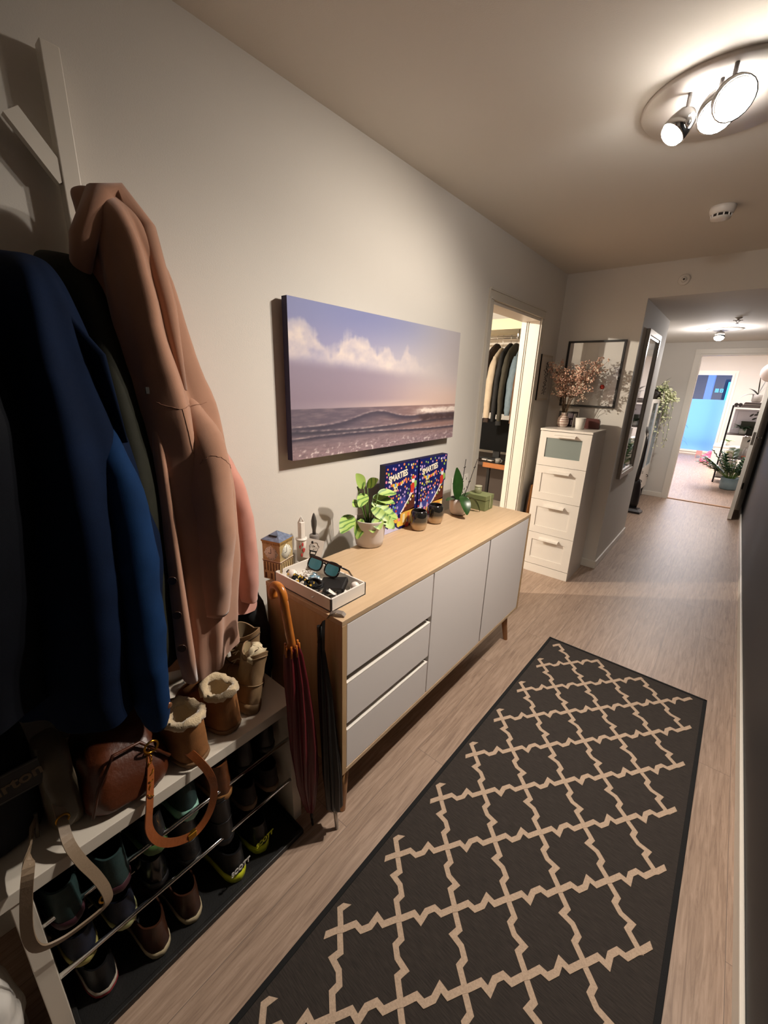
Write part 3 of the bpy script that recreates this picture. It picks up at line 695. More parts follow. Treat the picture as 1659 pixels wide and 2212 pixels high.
q=MB();q.tube([(.0225*math.cos(a),.0225*math.sin(a)*.8,.012*math.sin(a*1.0)) for a in [2*PI*k/24 for k in range(25)]],.0012,5);q.tube([(.016+.014*math.cos(a),-.012+.012*math.sin(a),-.006) for a in [2*PI*k/20 for k in range(21)]],.0012,5);q.build('wire_loop',WHITE,wb)
w2=tag(MB().sph((0,0,0),.017,18,12).build('white_ball',WHITE),'white ball in the far right corner of the tray','ball');w2.location=(.430,.915,ZS+.030)
ep=thing('white_earphones','tangled white earphones beneath the sunglasses in the tray','earphones',(.250,.86,ZS+.036))
R=random.Random(8);pts=[];p=Vector((0,0,0))
for k in range(60): a=k*.62;pts.append((.032*math.cos(a)*(.5+.5*math.sin(k*.21)),.022*math.sin(a)+.01*math.cos(k*.33),.006*math.sin(k*.9)))
MB().tube(pts,.0014,5).build('cable',WHITE,ep)
for p in ((.02,-.02,.008),(.0,-.03,.006)): MB().sph(p,.006,10,8).build('earbud',WHITE,ep)
ky=thing('key_bunch','bunch of silver keys with a white tag near the front of the tray','keys',(.385,.822,ZS+.018))
for k in range(7):
    a=k*.9;q=MB().at((.018*math.cos(a),.014*math.sin(a),.004*k),rz=a,ry=rad(10*k-30)).lathe([(.010,0),(.010,.002),(.001,.002)],14).box(.008,.040,-.0035,.0035,0,.002);q.build('key',STEEL if k%3 else BLACK,ky)
MB().at((.02,.012,.012),rz=.6,ry=.5).box(-.016,.016,-.010,.010,0,.002,.0008).build('key_tag',WHITE,ky)
ln=thing('black_lanyard','black lanyard with yellow lettering coiled along the near side of the tray','lanyard',(.275,.806,ZS+.030))
pts=[(-.075+.004*k+.010*math.sin(k*.8),.012*math.sin(k*.55),.012+.009*math.cos(k*1.1)) for k in range(40)]
MB().ribbon(pts,.016,.0016,[(0,math.cos(k*.4)*.4+.7,math.sin(k*.4)) for k in range(40)]).build('strap',BLACKC,ln)
R=random.Random(4);q=MB()
for k in range(22):
    p=pts[3+(k*2)%34];q.at((p[0]+.001,p[1]-.004,p[2]+.006),rz=R.uniform(-.6,.6)+.4,rx=.6).box(-.002,.002,-.0035,.0035,.0,.0012);
    if k%2:q.box(-.004,.004,-.0012,.0012,.0,.0012)
q.build('yellow_lettering',mk('yellow print','d9b23c',.5),ln)
bc=thing('black_cord_coil','coil of black cord and pouch in the middle of the tray','cord',(.325,.825,ZS+.030))
MB().tube([(.030*math.cos(a)*(1-.2*math.sin(a*.37)),.022*math.sin(a)*(1-.15*math.cos(a*.6)),.006*math.sin(a*.8)+.004*k/40) for k,a in enumerate([k*.42 for k in range(90)])],.0034,6).build('cord',BLACKC,bc)
MB().sph((-.012,.002,-.004),.026,14,8,sz=.5).build('pouch',BLACKC,bc)
cl_=thing('blue_wrapper','crumpled clear and blue wrapper under the sunglasses in the tray','wrapper',(.290,.855,ZS+.036))
q=MB().sph((0,0,0),.020,16,10,sz=.5,sx=1.2);q.noise(.012,90);q.build('wrapper',mk('shiny blue wrapper','3f8fae',.15,metal=.4,var=.6,vs=80,col2='dfe8ee'),cl_)
# little magnets/tag fastened at the front corner
hk=thing('strap_clip','small grey metal strap clip on the front left corner of the sideboard top','clip',(.482,.783,ZS))
q=MB().ribbon([(-.028,-.018,-.012),(-.02,-.012,.004),(-.004,-.002,.012),(.014,.008,.010),(.022,.012,.002)],.020,.0015,(.5,-.8,0));q.build('loop',mk('grey strap','8a7f76',.35,metal=.5),hk)
# ================================================================ SHOE BENCH
BW=mk('white laminate','d9d0c2',.4)
bn=thing('shoe_bench','long white shoe bench with chrome rod tiers under the hanging coats','bench',(.2,.2,0))
MB().box(.012,.385,-.50,.690,.503,.538,.0015).build('bench_top',BW,bn,True)
for y0 in (-.049,.655): MB().box(.014,.381,y0,y0+.035,0,.5028,.0015).build('side_panel',BW,bn,True)
for x_,z in ((.385,.200),(.25,.162),(.12,.162),(.385,.385),(.25,.338),(.12,.338)):
    MB().tube([(x_-.012,-.0135,z),(x_-.012,.6545,z)],.0062,12).build('rod',CHROME,bn,True)
tag_=thing('shoe_tray','black rubber shoe tray on the floor beneath the bench tiers','tray',(.25,.3,0))
q=MB().box(.06,.435,-.012,.653,.0,.006).box(.425,.44,-.012,.653,.0,.020,.003).box(.055,.07,-.012,.653,.0,.020,.003).box(.06,.435,-.013,-.003,0,.020,.003).box(.06,.435,.644,.654,0,.020,.003)
q.build('tray_body',mk('black rubber','141414',.5,bump=.3,bs=200),tag_,True)
# ---------------------------------------------------------------- shoes
def outline(L,W,n=40,pad=0):
    P=[(0,0),(.015,.28),(.06,.52),(.14,.64),(.28,.68),(.42,.72),(.56,.86),(.68,1.0),(.80,.97),(.90,.76),(.965,.46),(1,0)]
    def hw(t):
        for (a,b),(c,d) in zip(P[:-1],P[1:]):
            if a<=t<=c: k=(t-a)/(c-a);return b+(d-b)*k
        return 0
    pts=[]
    for k in range(n):
        a=2*PI*k/n   # a=0 toe(-x), PI heel
        t=(1+math.cos(a))/2
        t=t
        s=1 if math.sin(a)>=0 else -1
        r=hw(t)
        # rounding of ends by circle profile
        r=min(r,1.05*math.sqrt(max(0,1-(2*t-1)**2))**.9+.0)
        pts.append((-L*t-pad*math.cos(a)*1,s*W/2*r*1.0+pad*math.sin(a),a,t))
    return pts
def shoe(name,label,cat,pos,mats,L=.28,W=.098,H=.095,rz=0,rx=0,ry=0,sole=.025,group=None,boot=0,fleece=False,laces=True,stripe=None,mark=None,open_=(.0,.44),heel=False,toeh=.055):
    up,so,li=mats
    t=thing(name,label,cat,pos,0,group);t.rotation_euler=(rx,ry,rz)
    O=outline(L,W);n=len(O)
    c0=-L*(open_[0]+open_[1])/2-.004;ra=L*(open_[1]-open_[0])/2;rb=W*(.355 if boot else .33)
    def collar(a): return (c0-ra*math.cos(a),rb*math.sin(a))
    R=[];NS=10
    for k in range(NS+1):
        s=k/NS;ring=[]
        for (x,y,a,tt) in O:
            cx_,cy_=collar(a)
            e=1-math.cos(min(1,s)*PI/2)**1.0
            tongue=max(0,math.cos(a));hl=max(0,-math.cos(a))
            hr=H*(1+.10*tongue**2+.06*hl**3-.06*(1-abs(math.cos(a))))
            zt=toeh*math.sin(min(1,s*1.8)*PI/2)
            z=(zt*(1-s)+hr*s) if tt>.45 else hr*s
            if tt>.45: z=zt+(hr-zt)*max(0,(s-.35)/.65)**1.1 if s>.35 else zt
            bulge=.0025*math.sin(s*PI)
            ee=e if tt>.45 else s**1.5
            ring.append((x+(cx_-x)*ee,(y*(1+bulge*10)+(cy_-y)*ee),sole*.7+z))
        R.append(ring)
    if boot:
        top=R[-1]
        for k in range(1,7):
            f=k/6;ring=[]
            for (p,(x,y,a,tt)) in zip(top,O):
                cx_,cy_=c0-ra*math.cos(a)*(.95+.05*f)+.004*f,rb*math.sin(a)*(1+.03*f)
                ring.append((p[0]+(cx_-p[0])*f,p[1]+(cy_-p[1])*f,p[2]+boot*f+(.012*f*abs(math.cos(a)))))
            R.append(ring)
    q=MB().rings(R,True,True,False)
    # wall thickness
    last=R[-1];inn=[(c0+(x-c0)*.90,y*.88,z-.001) for x,y,z in last]
    q.rings([last,inn],True,False,False)
    if not fleece:q.noise(.0018,40,len(bpy.data.objects)*.37)
    q.build('upper',up,t)
    dn=[inn,[(c0+(x-c0)*.9,y*.9,z*.6) for x,y,z in inn],[(c0+(x-c0)*.86,y*.86,sole+.006) for x,y,z in inn]]
    MB().rings(dn,True,False,True).build('lining',li,t)
    So=[]
    for z,pd in ((0,-.002),(.003,.001),(sole*.55,.0025),(sole,.001)):
        So.append([(x-pd*math.cos(a),y*(1+pd*14)+pd*math.sin(a),z+(.010*max(0,tt-.75)*4*0)) for x,y,a,tt in O])
    q=MB().rings(So,True,True,True);s_=q.build('sole',so,t)
    if stripe:
        So=[[(x-.0034*math.cos(a),y*1.04+.0034*math.sin(a),z) for x,y,a,tt in O] for z in (sole*.35,sole*.65)]
        MB().rings(So,True,False,False).build('sole_stripe',stripe,s_)
    if boot:
        for kk in (NS-2,NS+5):
            rg=[Vector(p)+Vector((0,0,0)) for p in R[kk]];cc=sum(rg,Vector((0,0,0)))/len(rg)
            rg=[cc+(p-cc)*1.012 for p in rg];MB().tube(rg+[rg[0]],.0022,6,False).build('leather_band',so,t)
    if laces:
        q=MB();zz=H+boot*.9
        for k in range(5):
            f=k/4
            x=-L*(.66-.20*f) if not boot else -L*(.60-.14*min(1,f*2));z=sole*.7+toeh+(H*1.1-toeh)*(f if not boot else min(1,f*2))+.003+(boot*.85*max(0,f-.4)/.6 if boot else 0)
            wv=.020-.003*f
            q.tube([(x+.008,-wv,z-.002),(x,0,z+.004),(x-.004,wv,z-.002)],.0018,5);q.tube([(x-.004,-wv,z-.002),(x,0,z+.003),(x+.008,wv,z-.002)],.0018,5)
        q.build('laces',li if not boot else LACE,t)
    if fleece:
        q=MB();ring=[Vector((c0+(x-c0)*.95,y*.95,z)) for x,y,z in last]
        q.tube(ring+[ring[0]],.012,10,False);q.noise(.007,75,3).noise(.003,220,9);q.build('fleece_trim',FLEECE,t)
    return t
LACE=mk('cream laces','cbb996',.7);FLEECE=mk('cream sheepskin','cdb794',.95,bump=1,bs=260,sheen=.5)
TANL=mk('tan suede','8a5a2f',.8,var=.18,vs=30,bump=.2,bs=300);TAUPE=mk('khaki nubuck','8a6f4f',.75,var=.12,vs=25,bump=.2,bs=300);RSOLE=mk('worn tan rubber','7a5a3b',.7);DRK=mk('dark lining','0f0d0c',.9)
shoe('sheepskin_slipper','tan sheepskin slipper boot on the bench, nearer of the pair with fleece collars','slipper',(.385,.362,.5385),(TANL,RSOLE,FLEECE),L=.25,W=.128,H=.125,rz=rad(8),sole=.018,fleece=True,laces=False,group=None,open_=(.0,.42),toeh=.062)
shoe('sheepskin_slipper','tan sheepskin slipper boot on the bench, farther of the pair with fleece collars','slipper',(.355,.483,.5385),(TANL,RSOLE,FLEECE),L=.25,W=.125,H=.120,rz=rad(12),sole=.018,fleece=True,laces=False,open_=(.0,.42),toeh=.062)
shoe('lace_up_boot','khaki nubuck lace up boot on the bench, the nearer one stuffed with cream paper','boot',(.345,.560,.5385),(TAUPE,mk('tan boot sole','7d6344',.6),mk('cream lining','a8946f',.9)),L=.27,W=.100,H=.085,boot=.080,rz=rad(6),rx=rad(-14),sole=.034,open_=(.015,.34))
shoe('lace_up_boot','khaki nubuck lace up boot on the bench, the farther one next to the umbrella','boot',(.262,.638,.5385),(TAUPE,mk('dark boot sole','4d3a28',.6),mk('brown boot lining','6b5a42',.9)),L=.27,W=.096,H=.09,boot=.10,rz=rad(16),sole=.034,open_=(.015,.34))
pp=tag(MB().sph((0,0,0),.030,16,10,sz=.9).noise(.018,50).noise(.006,140).build('paper_stuffing',mk('crumpled cream paper','cfc0a0',.8)),'crumpled cream paper ball stuffed in the nearer khaki boot','paper');pp.location=(.300,.598,.725)
def sm_(n,c,r=.7): return mk(n,c,r,var=.2,vs=40,bump=.2,bs=300)
TEAL=sm_('dark teal mesh','1d3534');NAVYF=sm_('navy mesh','141a2c');BLKS=sm_('black synthetic','0d0d10',.5);BRNL=sm_('brown leather shoe','3c2114',.4);BRNO=sm_('rust leather','6a3d1f',.45);GRYB=sm_('brown grey suede','2b2220')
CRM=mk('cream rubber','b5a585',.6);GRN=mk('green rubber','4a6b3a',.5);MINT=mk('mint rubber','8fbfae',.5);YEL=mk('neon yellow rubber','c9cf2a',.45);YLS=mk('yellowed rubber','a39a5a',.6);GRS=mk('grey rubber','55504a',.6);MAR=mk('maroon rubber','3a1620',.6);REDS=mk('red stripe rubber','a33238',.5)
def sh(lab,x,y,z,m,**k): return shoe('sneaker' if 'boot' not in lab and 'shoe' not in lab else ('ankle_boot' if 'boot' in lab else 'shoe'),lab,'shoe' if 'boot' not in lab else 'boot',(x,y,z),m,**k)
zU,zL,zF=.3445,.1685,.0065
sh('dark teal running sneaker on the upper tier, nearest the white side panel',.395,.035,zU,(TEAL,MAR,DRK),rz=rad(5))
sh('dark teal running sneaker on the upper tier, second from the white side panel',.405,.130,zU,(TEAL,MAR,DRK),rz=rad(3))
sh('dark sneaker with green sole on the upper tier beside the teal pair',.385,.228,zU,(BLKS,GRN,DRK),rz=rad(4),sole=.036)
sh('dark sneaker with pale mint heel on the upper tier under the leather strap loop',.365,.325,zU,(TEAL,MINT,DRK),rz=rad(2),sole=.042)
sh('rust brown leather shoe with tan sole on the upper tier',.385,.420,zU,(BRNO,mk('tan welt','9a6b3c',.5),DRK),H=.11,rz=rad(3))
sh('plain black shoe on the upper tier behind the chrome rod end, left one',.350,.515,zU,(BLKS,BLKS,DRK))
sh('plain black shoe on the upper tier, last one before the umbrella',.340,.605,zU,(BLKS,BLKS,DRK))
sh('navy sneaker with yellowed sole on the lower tier beside the side panel',.375,.040,zL,(NAVYF,YLS,DRK),rz=rad(4),H=.08)
sh('navy sneaker with cream green sole on the lower tier, second from the side panel',.375,.132,zL,(NAVYF,mk('cream green rubber','a8a878',.6),DRK),rz=rad(4),H=.08)
sh('shiny black shoe on the lower tier beside the navy sneakers',.345,.225,zL,(mk('black patent','0b0b0c',.2),BLKS,DRK),H=.085)
sh('tall black boot on the lower tier, left one of the pair',.360,.315,zL,(BLKS,BLKS,DRK),boot=.07,H=.09,laces=False)
sh('tall black boot on the lower tier, right one of the pair',.385,.410,zL,(BLKS,BLKS,DRK),boot=.07,H=.09,laces=False)
sh('dark suede sneaker with brown cream sole on the lower tier, left one of the pair',.345,.520,zL,(GRYB,mk('tan cream rubber','77604a',.6),DRK),H=.075)
sh('dark suede sneaker with brown cream sole on the lower tier, right one near the umbrella',.345,.608,zL,(GRYB,mk('tan rubber sole','77604a',.6),DRK),H=.075)
sh('black canvas sneaker with white sole and red stripe on the floor tray',.375,.060,zF,(BLKS,mk('dirty white rubber','b0a394',.6),DRK),rz=rad(4),H=.085,stripe=REDS)
sh('brown leather shoe with cream sole on the floor tray, left one of the pair',.405,.185,zF,(BRNL,CRM,DRK),rz=rad(3),H=.10)
sh('brown leather shoe with cream sole on the floor tray, right one of the pair',.400,.280,zF,(BRNL,CRM,DRK),rz=rad(2),H=.10)
ya=sh('black trail shoe with neon yellow sole and grey heel lettering on the floor tray',.405,.425,zF,(BLKS,YEL,DRK),rz=rad(2),H=.095,sole=.036,W=.104)
yb=sh('black trail shoe with neon yellow sole and yellow heel lettering on the floor tray',.390,.525,zF,(BLKS,YEL,DRK),rz=rad(2),H=.095,sole=.036,W=.104)
for t_,s_,c_ in ((ya,'SCOTT','b8b4ae'),(yb,'SCOTT','d2d62e')):
    text(s_,'heel_lettering',mk('shoe print '+c_,c_,.5),t_,(.0022,.0,.060),basis((0,1,.03),(-.10,0,1)),.021,.0014,world=False,shear=.2,bold=.0006)
# ================================================================ COATS
def wool(n,c,v=.1,r=.95,sheen=.4,bs=350): return mk(n,c,r,var=v,vs=14,bump=.22,bs=1100,sheen=sheen,spec=.12)
def crs(P,t):
    n=len(P)-1;x=t*n;i=min(int(x),n-1);f=x-i
    g=lambda k:P[max(0,min(n,k))]
    a,b,c,d=g(i-1),g(i),g(i+1),g(i+2)
    return [.5*((2*b[k])+(-a[k]+c[k])*f+(2*a[k]-5*b[k]+4*c[k]-d[k])*f*f+(-a[k]+3*b[k]-3*c[k]+d[k])*f**3) for k in range(len(a))]
def drape(S,folds,seed=0,n=96,m=56,nz=.006,hem=None):
    R=[];r0=random.Random(seed)
    for j in range(m+1):
        z,cx,cy,rx,ry,fa=crs(S,j/m);ring=[]
        for k in range(n):
            a=2*PI*k/n;r=1
            for (fk,fw,fp,fd) in folds: r+=fa*fw*math.cos(fk*a+fp+fd*(z-1.2))
            zz=z
            if hem and j==m: zz=z
            ring.append((cx+rx*r*math.cos(a),cy+ry*r*math.sin(a),zz+(hem(a) if hem else 0)*(j/m)**6))
        R.append(ring)
    q=MB().rings(R,True,True,False)
    # hem turned inward
    L=R[-1];cx,cy=S[-1][1],S[-1][2]
    q.rings([L,[(cx+(x-cx)*.93,cy+(y-cy)*.93,z+.004) for x,y,z in L],[(cx+(x-cx)*.85,cy+(y-cy)*.85,z+.12) for x,y,z in L],[(cx,cy,L[0][2]+.14)]*1+[] ] if 0 else [L,[(cx+(x-cx)*.93,cy+(y-cy)*.93,z+.004) for x,y,z in L],[(cx+(x-cx)*.6,cy+(y-cy)*.6,z+.10) for x,y,z in L]],True,False,True)
    q.noise(nz,7,seed).noise(nz*.35,19,seed+4)
    return q
BROWN=wool('dusty rose brown wool','ab7f67',.06,.95,.5);PINK=wool('dusty pink wool','cb9080',.05,.95,.5);NAVYW=wool('navy wool','0e2a4e',.15,.9,.0);OLIVE=wool('dark olive waxed cotton','26261e',.2,.7,0);BLKW=wool('black navy padding','06080f',.2,.7,0)
bc_=thing('brown_wool_coat','long dusty brown wool coat with front buttons hanging nearest the umbrella side of the rack','coat',(.2,.46,.7))
body=drape([(1.925,.13,.400,.020,.028,0),(1.915,.14,.405,.055,.052,.3),(1.87,.155,.415,.085,.062,.8),(1.76,.165,.430,.105,.080,1.2),(1.62,.175,.440,.125,.100,1.3),(1.46,.185,.460,.142,.124,1.1),(1.30,.190,.472,.150,.130,.9),(1.10,.195,.475,.155,.122,1.0),(.95,.200,.470,.155,.108,1.2),(.84,.205,.462,.150,.098,1.4),(.775,.205,.460,.148,.096,1.5)],
   [(3,.07,.9,.6),(5,.075,2.2,-.9),(8,.045,.4,1.5),(13,.018,1,0)],3,hem=lambda a:.035*math.sin(a+.4))
bb=body.build('coat_body',BROWN,bc_,True)
def sleeve(pts,r,m,root,seed=1,sq=.75,name='sleeve'):
    P=[crs([tuple(p)+(rr,) for p,rr in zip(pts,r)],k/28) for k in range(29)]
    q=MB().tube([p[:3] for p in P],[p[3] for p in P],28,True,sq);q.noise(.007,11,seed).noise(.003,30,seed);return q.build(name,m,root,True)
sl=sleeve([(.255,.475,1.50),(.315,.487,1.38),(.335,.482,1.22),(.335,.470,1.06),(.325,.462,.955)],[.03,.062,.066,.058,.052],BROWN,bc_,5)
# hood/collar roll over the hook
q=MB();q.tube([(.15,.325,1.70),(.19,.345,1.82),(.19,.385,1.905),(.17,.425,1.925),(.20,.462,1.86),(.25,.470,1.70),(.285,.470,1.52)],[.018,.030,.032,.030,.030,.028,.012],18,True,.8);q.noise(.004,12,3);q.build('collar_roll',BROWN,bc_,True)
q=MB();q.tube([(.262,.400,1.62),(.300,.392,1.40),(.325,.380,1.15),(.340,.372,.98),(.352,.370,.87),(.356,.370,.80)],[.012,.024,.030,.034,.036,.032],16,True,.5);q.noise(.004,14,2);q.build('front_edge',BROWN,bc_,True)
for z,x_,y_ in ((1.09,.366,.368),(1.0,.372,.366),(.91,.378,.364)):
    q=MB();q.M=Matrix.Translation((x_,y_-.012,z))@Matrix.Rotation(rad(60),4,'Z')@Matrix.Rotation(PI/2,4,'X')@Matrix.Rotation(PI,4,'Y');q.lathe([(.010,0),(.0105,.002),(.008,.004),(.001,.003)],18);q.build('button',mk('dark brown button','3a2418',.3),bc_,True)
q=MB().box(.235,.262,.525,.536,.725,.775,.002);q.noise(.003,40);q.build('care_label',WHITE_M,bc_,True)
def seam(obj,pts,name,r=.0008,m=None,lift=.0002):
    off=parent_world(obj.parent);me=obj.data;bpy.context.view_layer.update();P=[]
    C=[crs([tuple(p) for p in pts],k/30) for k in range(31)]
    for p in C:
        ok,co_,n_,i_=obj.closest_point_on_mesh(Vector(p)-off)
        P.append(co_+n_*lift)
    q=MB().tube(P,r,6);return q.build(name,m,obj.parent,False)
SEAM=mk('darker coat seam','946c56',.9)
seam(bb,[(.34,.375,1.50),(.36,.42,1.485),(.36,.47,1.49),(.33,.53,1.50)],'yoke_seam',m=SEAM)
seam(bb,[(.36,.435,1.485),(.37,.44,1.43),(.37,.445,1.38)],'chest_seam',m=SEAM)
seam(sl,[(.38,.43,1.36),(.40,.46,1.385),(.40,.50,1.375),(.38,.54,1.34)],'armhole_seam',m=SEAM)
pk=thing('pink_wool_coat','dusty pink wool coat hanging against the wall behind the brown one','coat',(.12,.6,.8))
drape([(1.78,.07,.500,.02,.03,0),(1.72,.08,.505,.045,.05,.5),(1.55,.085,.535,.060,.075,.8),(1.40,.09,.565,.070,.090,.8),(1.20,.095,.600,.078,.102,.8),(1.0,.10,.615,.080,.100,.9),(.86,.105,.625,.078,.096,.9),(.80,.105,.630,.078,.094,1)],[(2,.06,.9,.6),(4,.06,2.2,-.9),(7,.03,.4,1.5)],8,hem=lambda a:-.03*math.sin(a)).build('coat_body',PINK,pk,True)
sleeve([(.13,.580,1.42),(.165,.630,1.25),(.175,.655,1.05),(.175,.662,.90),(.172,.664,.845)],[.03,.050,.052,.046,.042],PINK,pk,6)
nv=thing('navy_coat','navy blue wool coat hanging at left, its sleeve dangling over the brown bag','coat',(.26,.2,.8))
drape([(1.765,.19,.225,.02,.03,0),(1.75,.20,.222,.07,.05,.3),(1.70,.22,.215,.12,.068,.7),(1.60,.235,.21,.15,.088,1),(1.42,.245,.215,.165,.115,1),(1.20,.260,.215,.17,.150,1),(1.02,.265,.200,.17,.148,1.1),(.90,.265,.190,.165,.140,1.2),(.85,.265,.190,.163,.138,1.3)],[(2,.05,.3,.6),(5,.07,1.2,-.9),(9,.035,.9,1.5)],12).build('coat_body',wool('deep navy wool','05132a',.15,.9,0),nv,True)
sleeve([(.33,.275,1.46),(.375,.275,1.30),(.395,.268,1.10),(.405,.262,.95),(.412,.262,.83),(.415,.264,.765)],[.03,.062,.066,.060,.046,.026],NAVYW,nv,7,.7)
q=MB();q.M=Matrix.Translation((.448,.280,.83));q.sph((0,0,0),.008,12,8,sx=.5);q.build('cuff_button',mk('copper button','9a6a4c',.3,metal=.6),nv,True)
q=MB();q.tube([(.20,.165,1.745),(.29,.215,1.70),(.355,.275,1.58),(.365,.30,1.42)],[.012,.022,.026,.01],12,True,.4);q.noise(.005,12,1);q.build('lapel',wool('deep navy lapel wool','05132a',.15,.9,0),nv,True)
ol=thing('olive_jacket','dark olive jacket squeezed between the navy coat and the brown wool coat','jacket',(.12,.33,.9))
drape([(1.80,.09,.32,.02,.03,0),(1.78,.10,.325,.07,.05,.3),(1.70,.12,.335,.10,.068,.8),(1.50,.15,.345,.135,.085,1),(1.25,.17,.345,.16,.088,1),(1.0,.18,.335,.165,.085,1),(.86,.18,.33,.165,.085,1)],[(2,.05,.3,.6),(6,.05,1.2,-.9)],15).build('jacket_body',OLIVE,ol,True)
q=MB();q.M=Matrix.Translation((.305,.382,1.52));q.box(-.001,.003,-.003,.004,-.006,.008);q.build('zip_pull',STEEL,ol,True)
bj=thing('black_padded_jacket','black navy padded jacket at the left edge above the backpack','jacket',(.3,.02,.9))
drape([(1.78,.20,.08,.02,.03,0),(1.76,.21,.08,.08,.06,.3),(1.66,.24,.07,.13,.09,.7),(1.45,.28,.06,.155,.11,1),(1.2,.29,.03,.15,.115,1),(1.02,.28,.02,.14,.11,1),(.94,.28,.02,.135,.105,1)],[(2,.05,.3,.6),(5,.06,1.2,-.9)],18).build('jacket_body',BLKW,bj,True)
# rack upright with brace
rk=thing('coat_rack','white painted coat rack upright with a diagonal brace high on the left wall','coat rack',(.03,.38,1.5))
MB().box(.012,.045,.368,.403,.95,2.205,.002).build('upright',W_TRIM,rk,True)
q=MB();q.ribbon([(.032,.374,1.962),(.032,.298,2.060)],.020,.034,(1,0,0));q.build('brace',W_TRIM,rk,True)
MB().box(.012,.042,-.60,.366,1.68,1.735,.002).build('hook_rail',W_TRIM,rk,True)
for y_ in (.25,.08,.32): MB().tube([(.042,y_,1.705),(.075,y_,1.70),(.09,y_,1.725)],.005,8).build('hook',CHROME,rk,True)
hk2=MB().tube([(.0,.42,1.86),(.06,.42,1.855),(.085,.42,1.885)],.006,8).build('coat_hook',CHROME);tag(hk2,'metal coat hook on the wall carrying the brown wool coat','hook')
hk3=MB().tube([(.0,.50,1.74),(.05,.50,1.735),(.07,.50,1.76)],.006,8).build('coat_hook',CHROME);tag(hk3,'metal coat hook on the wall carrying the pink coat','hook')
# ================================================================ BAGS ON THE BENCH
LEA=mk('cognac brown leather','8a4a22',.38,var=.3,vs=9,bump=.35,bs=120,coat=.2);LEAD=mk('dark brown leather','4f2510',.4,var=.3,vs=9,bump=.35,bs=120)
def blob(S,n=48,seed=0,nz=.008,pw=.6):
    R=[]
    for j in range(33):
        z,cx,cy,rx,ry=crs(S,j/32)
        R.append([(cx+rx*abs(math.cos(a))**pw*(1 if math.cos(a)>=0 else -1),cy+ry*abs(math.sin(a))**pw*(1 if math.sin(a)>=0 else -1),z) for a in [2*PI*k/n for k in range(n)]])
    return MB().rings(R).noise(nz,12,seed).noise(nz*.35,34,seed)
def flat(st,k):
    o=[]
    for i in range(len(st)):
        T=(Vector(st[min(i+1,len(st)-1)])-Vector(st[max(i-1,0)])).normalized();c=T.cross(Vector((1,0,0)))
        c=c.normalized() if c.length>1e-4 else Vector((0,1,0))
        if o and c.dot(o[-1])<0: c=-c
        c=(c+Vector((k,0,0))).normalized();o.append(c)
    return o
hb=thing('brown_handbag','slouchy dark brown leather handbag on the bench with chain and strap hanging over the edge','handbag',(.24,.19,.54))
b_=blob([(.547,.245,.205,.115,.088),(.56,.248,.205,.130,.098),(.60,.245,.205,.128,.098),(.645,.23,.21,.11,.088),(.675,.21,.215,.085,.07),(.69,.20,.22,.05,.05)],seed=2,nz=.010)
b_.build('bag_body',LEAD,hb,True)
q=MB();q.tube([(.380,.112,.585),(.370,.135,.645),(.335,.18,.680),(.330,.24,.670),(.365,.292,.61)],.004,8);q.build('seam_piping',LEAD,hb,True)
st=[(.330,.262,.640),(.372,.240,.600),(.402,.218,.540),(.410,.206,.480),(.412,.222,.420),(.410,.262,.372),(.409,.310,.352),(.410,.352,.385),(.412,.372,.450),(.412,.366,.515),(.395,.345,.575),(.350,.325,.605),(.300,.310,.610)]
st=[crs([tuple(p) for p in st],k/60) for k in range(61)]
MB().ribbon(st,.020,.0035,flat(st,.35)).build('strap',LEA,hb,True)
q=MB();
for k in range(7): 
    p=Vector((.345,.252,.640)).lerp(Vector((.395,.226,.560)),k/6);q.at(p,rz=k*1.1,rx=k*.9).tube([(.006*math.cos(a),.010*math.sin(a),0) for a in [2*PI*i/12 for i in range(13)]],.0016,5)
q.M=None
q.tube([(.350+.0,.258+.016*math.cos(a),.655+.016*math.sin(a)) for a in [2*PI*i/20 for i in range(21)]],.0028,6);q.build('chain',GOLD,hb,True)
q=MB();q.at((.412,.300,.353)).box(-.010,.003,-.012,.012,-.010,.010,.002);q.build('buckle',GOLD,hb,True)
tb=thing('tan_leather_bag','caramel leather bag lying behind the dark handbag beside the slippers','handbag',(.24,.31,.54))
blob([(.546,.17,.335,.09,.03),(.57,.17,.335,.105,.034),(.64,.165,.33,.10,.032),(.70,.15,.325,.08,.026),(.72,.14,.325,.06,.02)],seed=5,nz=.008).build('bag_body',LEA,tb,True)
TPE=mk('taupe leather','5f5342',.5,var=.15,vs=14,bump=.3,bs=160)
ts=thing('taupe_shoulder_bag','small taupe leather bag with a long strap looped down in front of the bench','handbag',(.25,.06,.54))
blob([(.548,.265,.082,.05,.028),(.56,.268,.082,.060,.034),(.64,.26,.082,.056,.034),(.72,.245,.082,.045,.03),(.745,.235,.08,.03,.024)],seed=7,nz=.006).build('bag_body',TPE,ts,True)
st=[(.285,.070,.640),(.330,.066,.605),(.380,.062,.570),(.403,.072,.520),(.408,.090,.450),(.410,.100,.385),(.409,.092,.350),(.408,.040,.346),(.408,.000,.355),(.408,-.030,.380),(.409,-.036,.440),(.410,-.022,.530),(.40,-.006,.590),(.33,.012,.590),(.25,.03,.575)]
st=[crs([tuple(p) for p in st],k/70) for k in range(71)]
MB().ribbon(st,.021,.004,flat(st,.4)).build('strap',mk('taupe strap','8a7660',.55,bump=.2,bs=200),ts,True)
q=MB()
for (y_,z) in ((.066,.600),(.097,.352)):
    q=MB();q.tube([(.392 if z<.5 else .345,y_+.012*math.cos(a),z+.012*math.sin(a)) for a in [2*PI*i/16 for i in range(17)]],.0025,6);q.build('ring',GOLD,ts,True)
q=MB();q.tube([(.283,.03,.60),(.292,.025,.56),(.295,.022,.545)],.004,6);q.build('tassel',TPE,ts,True)
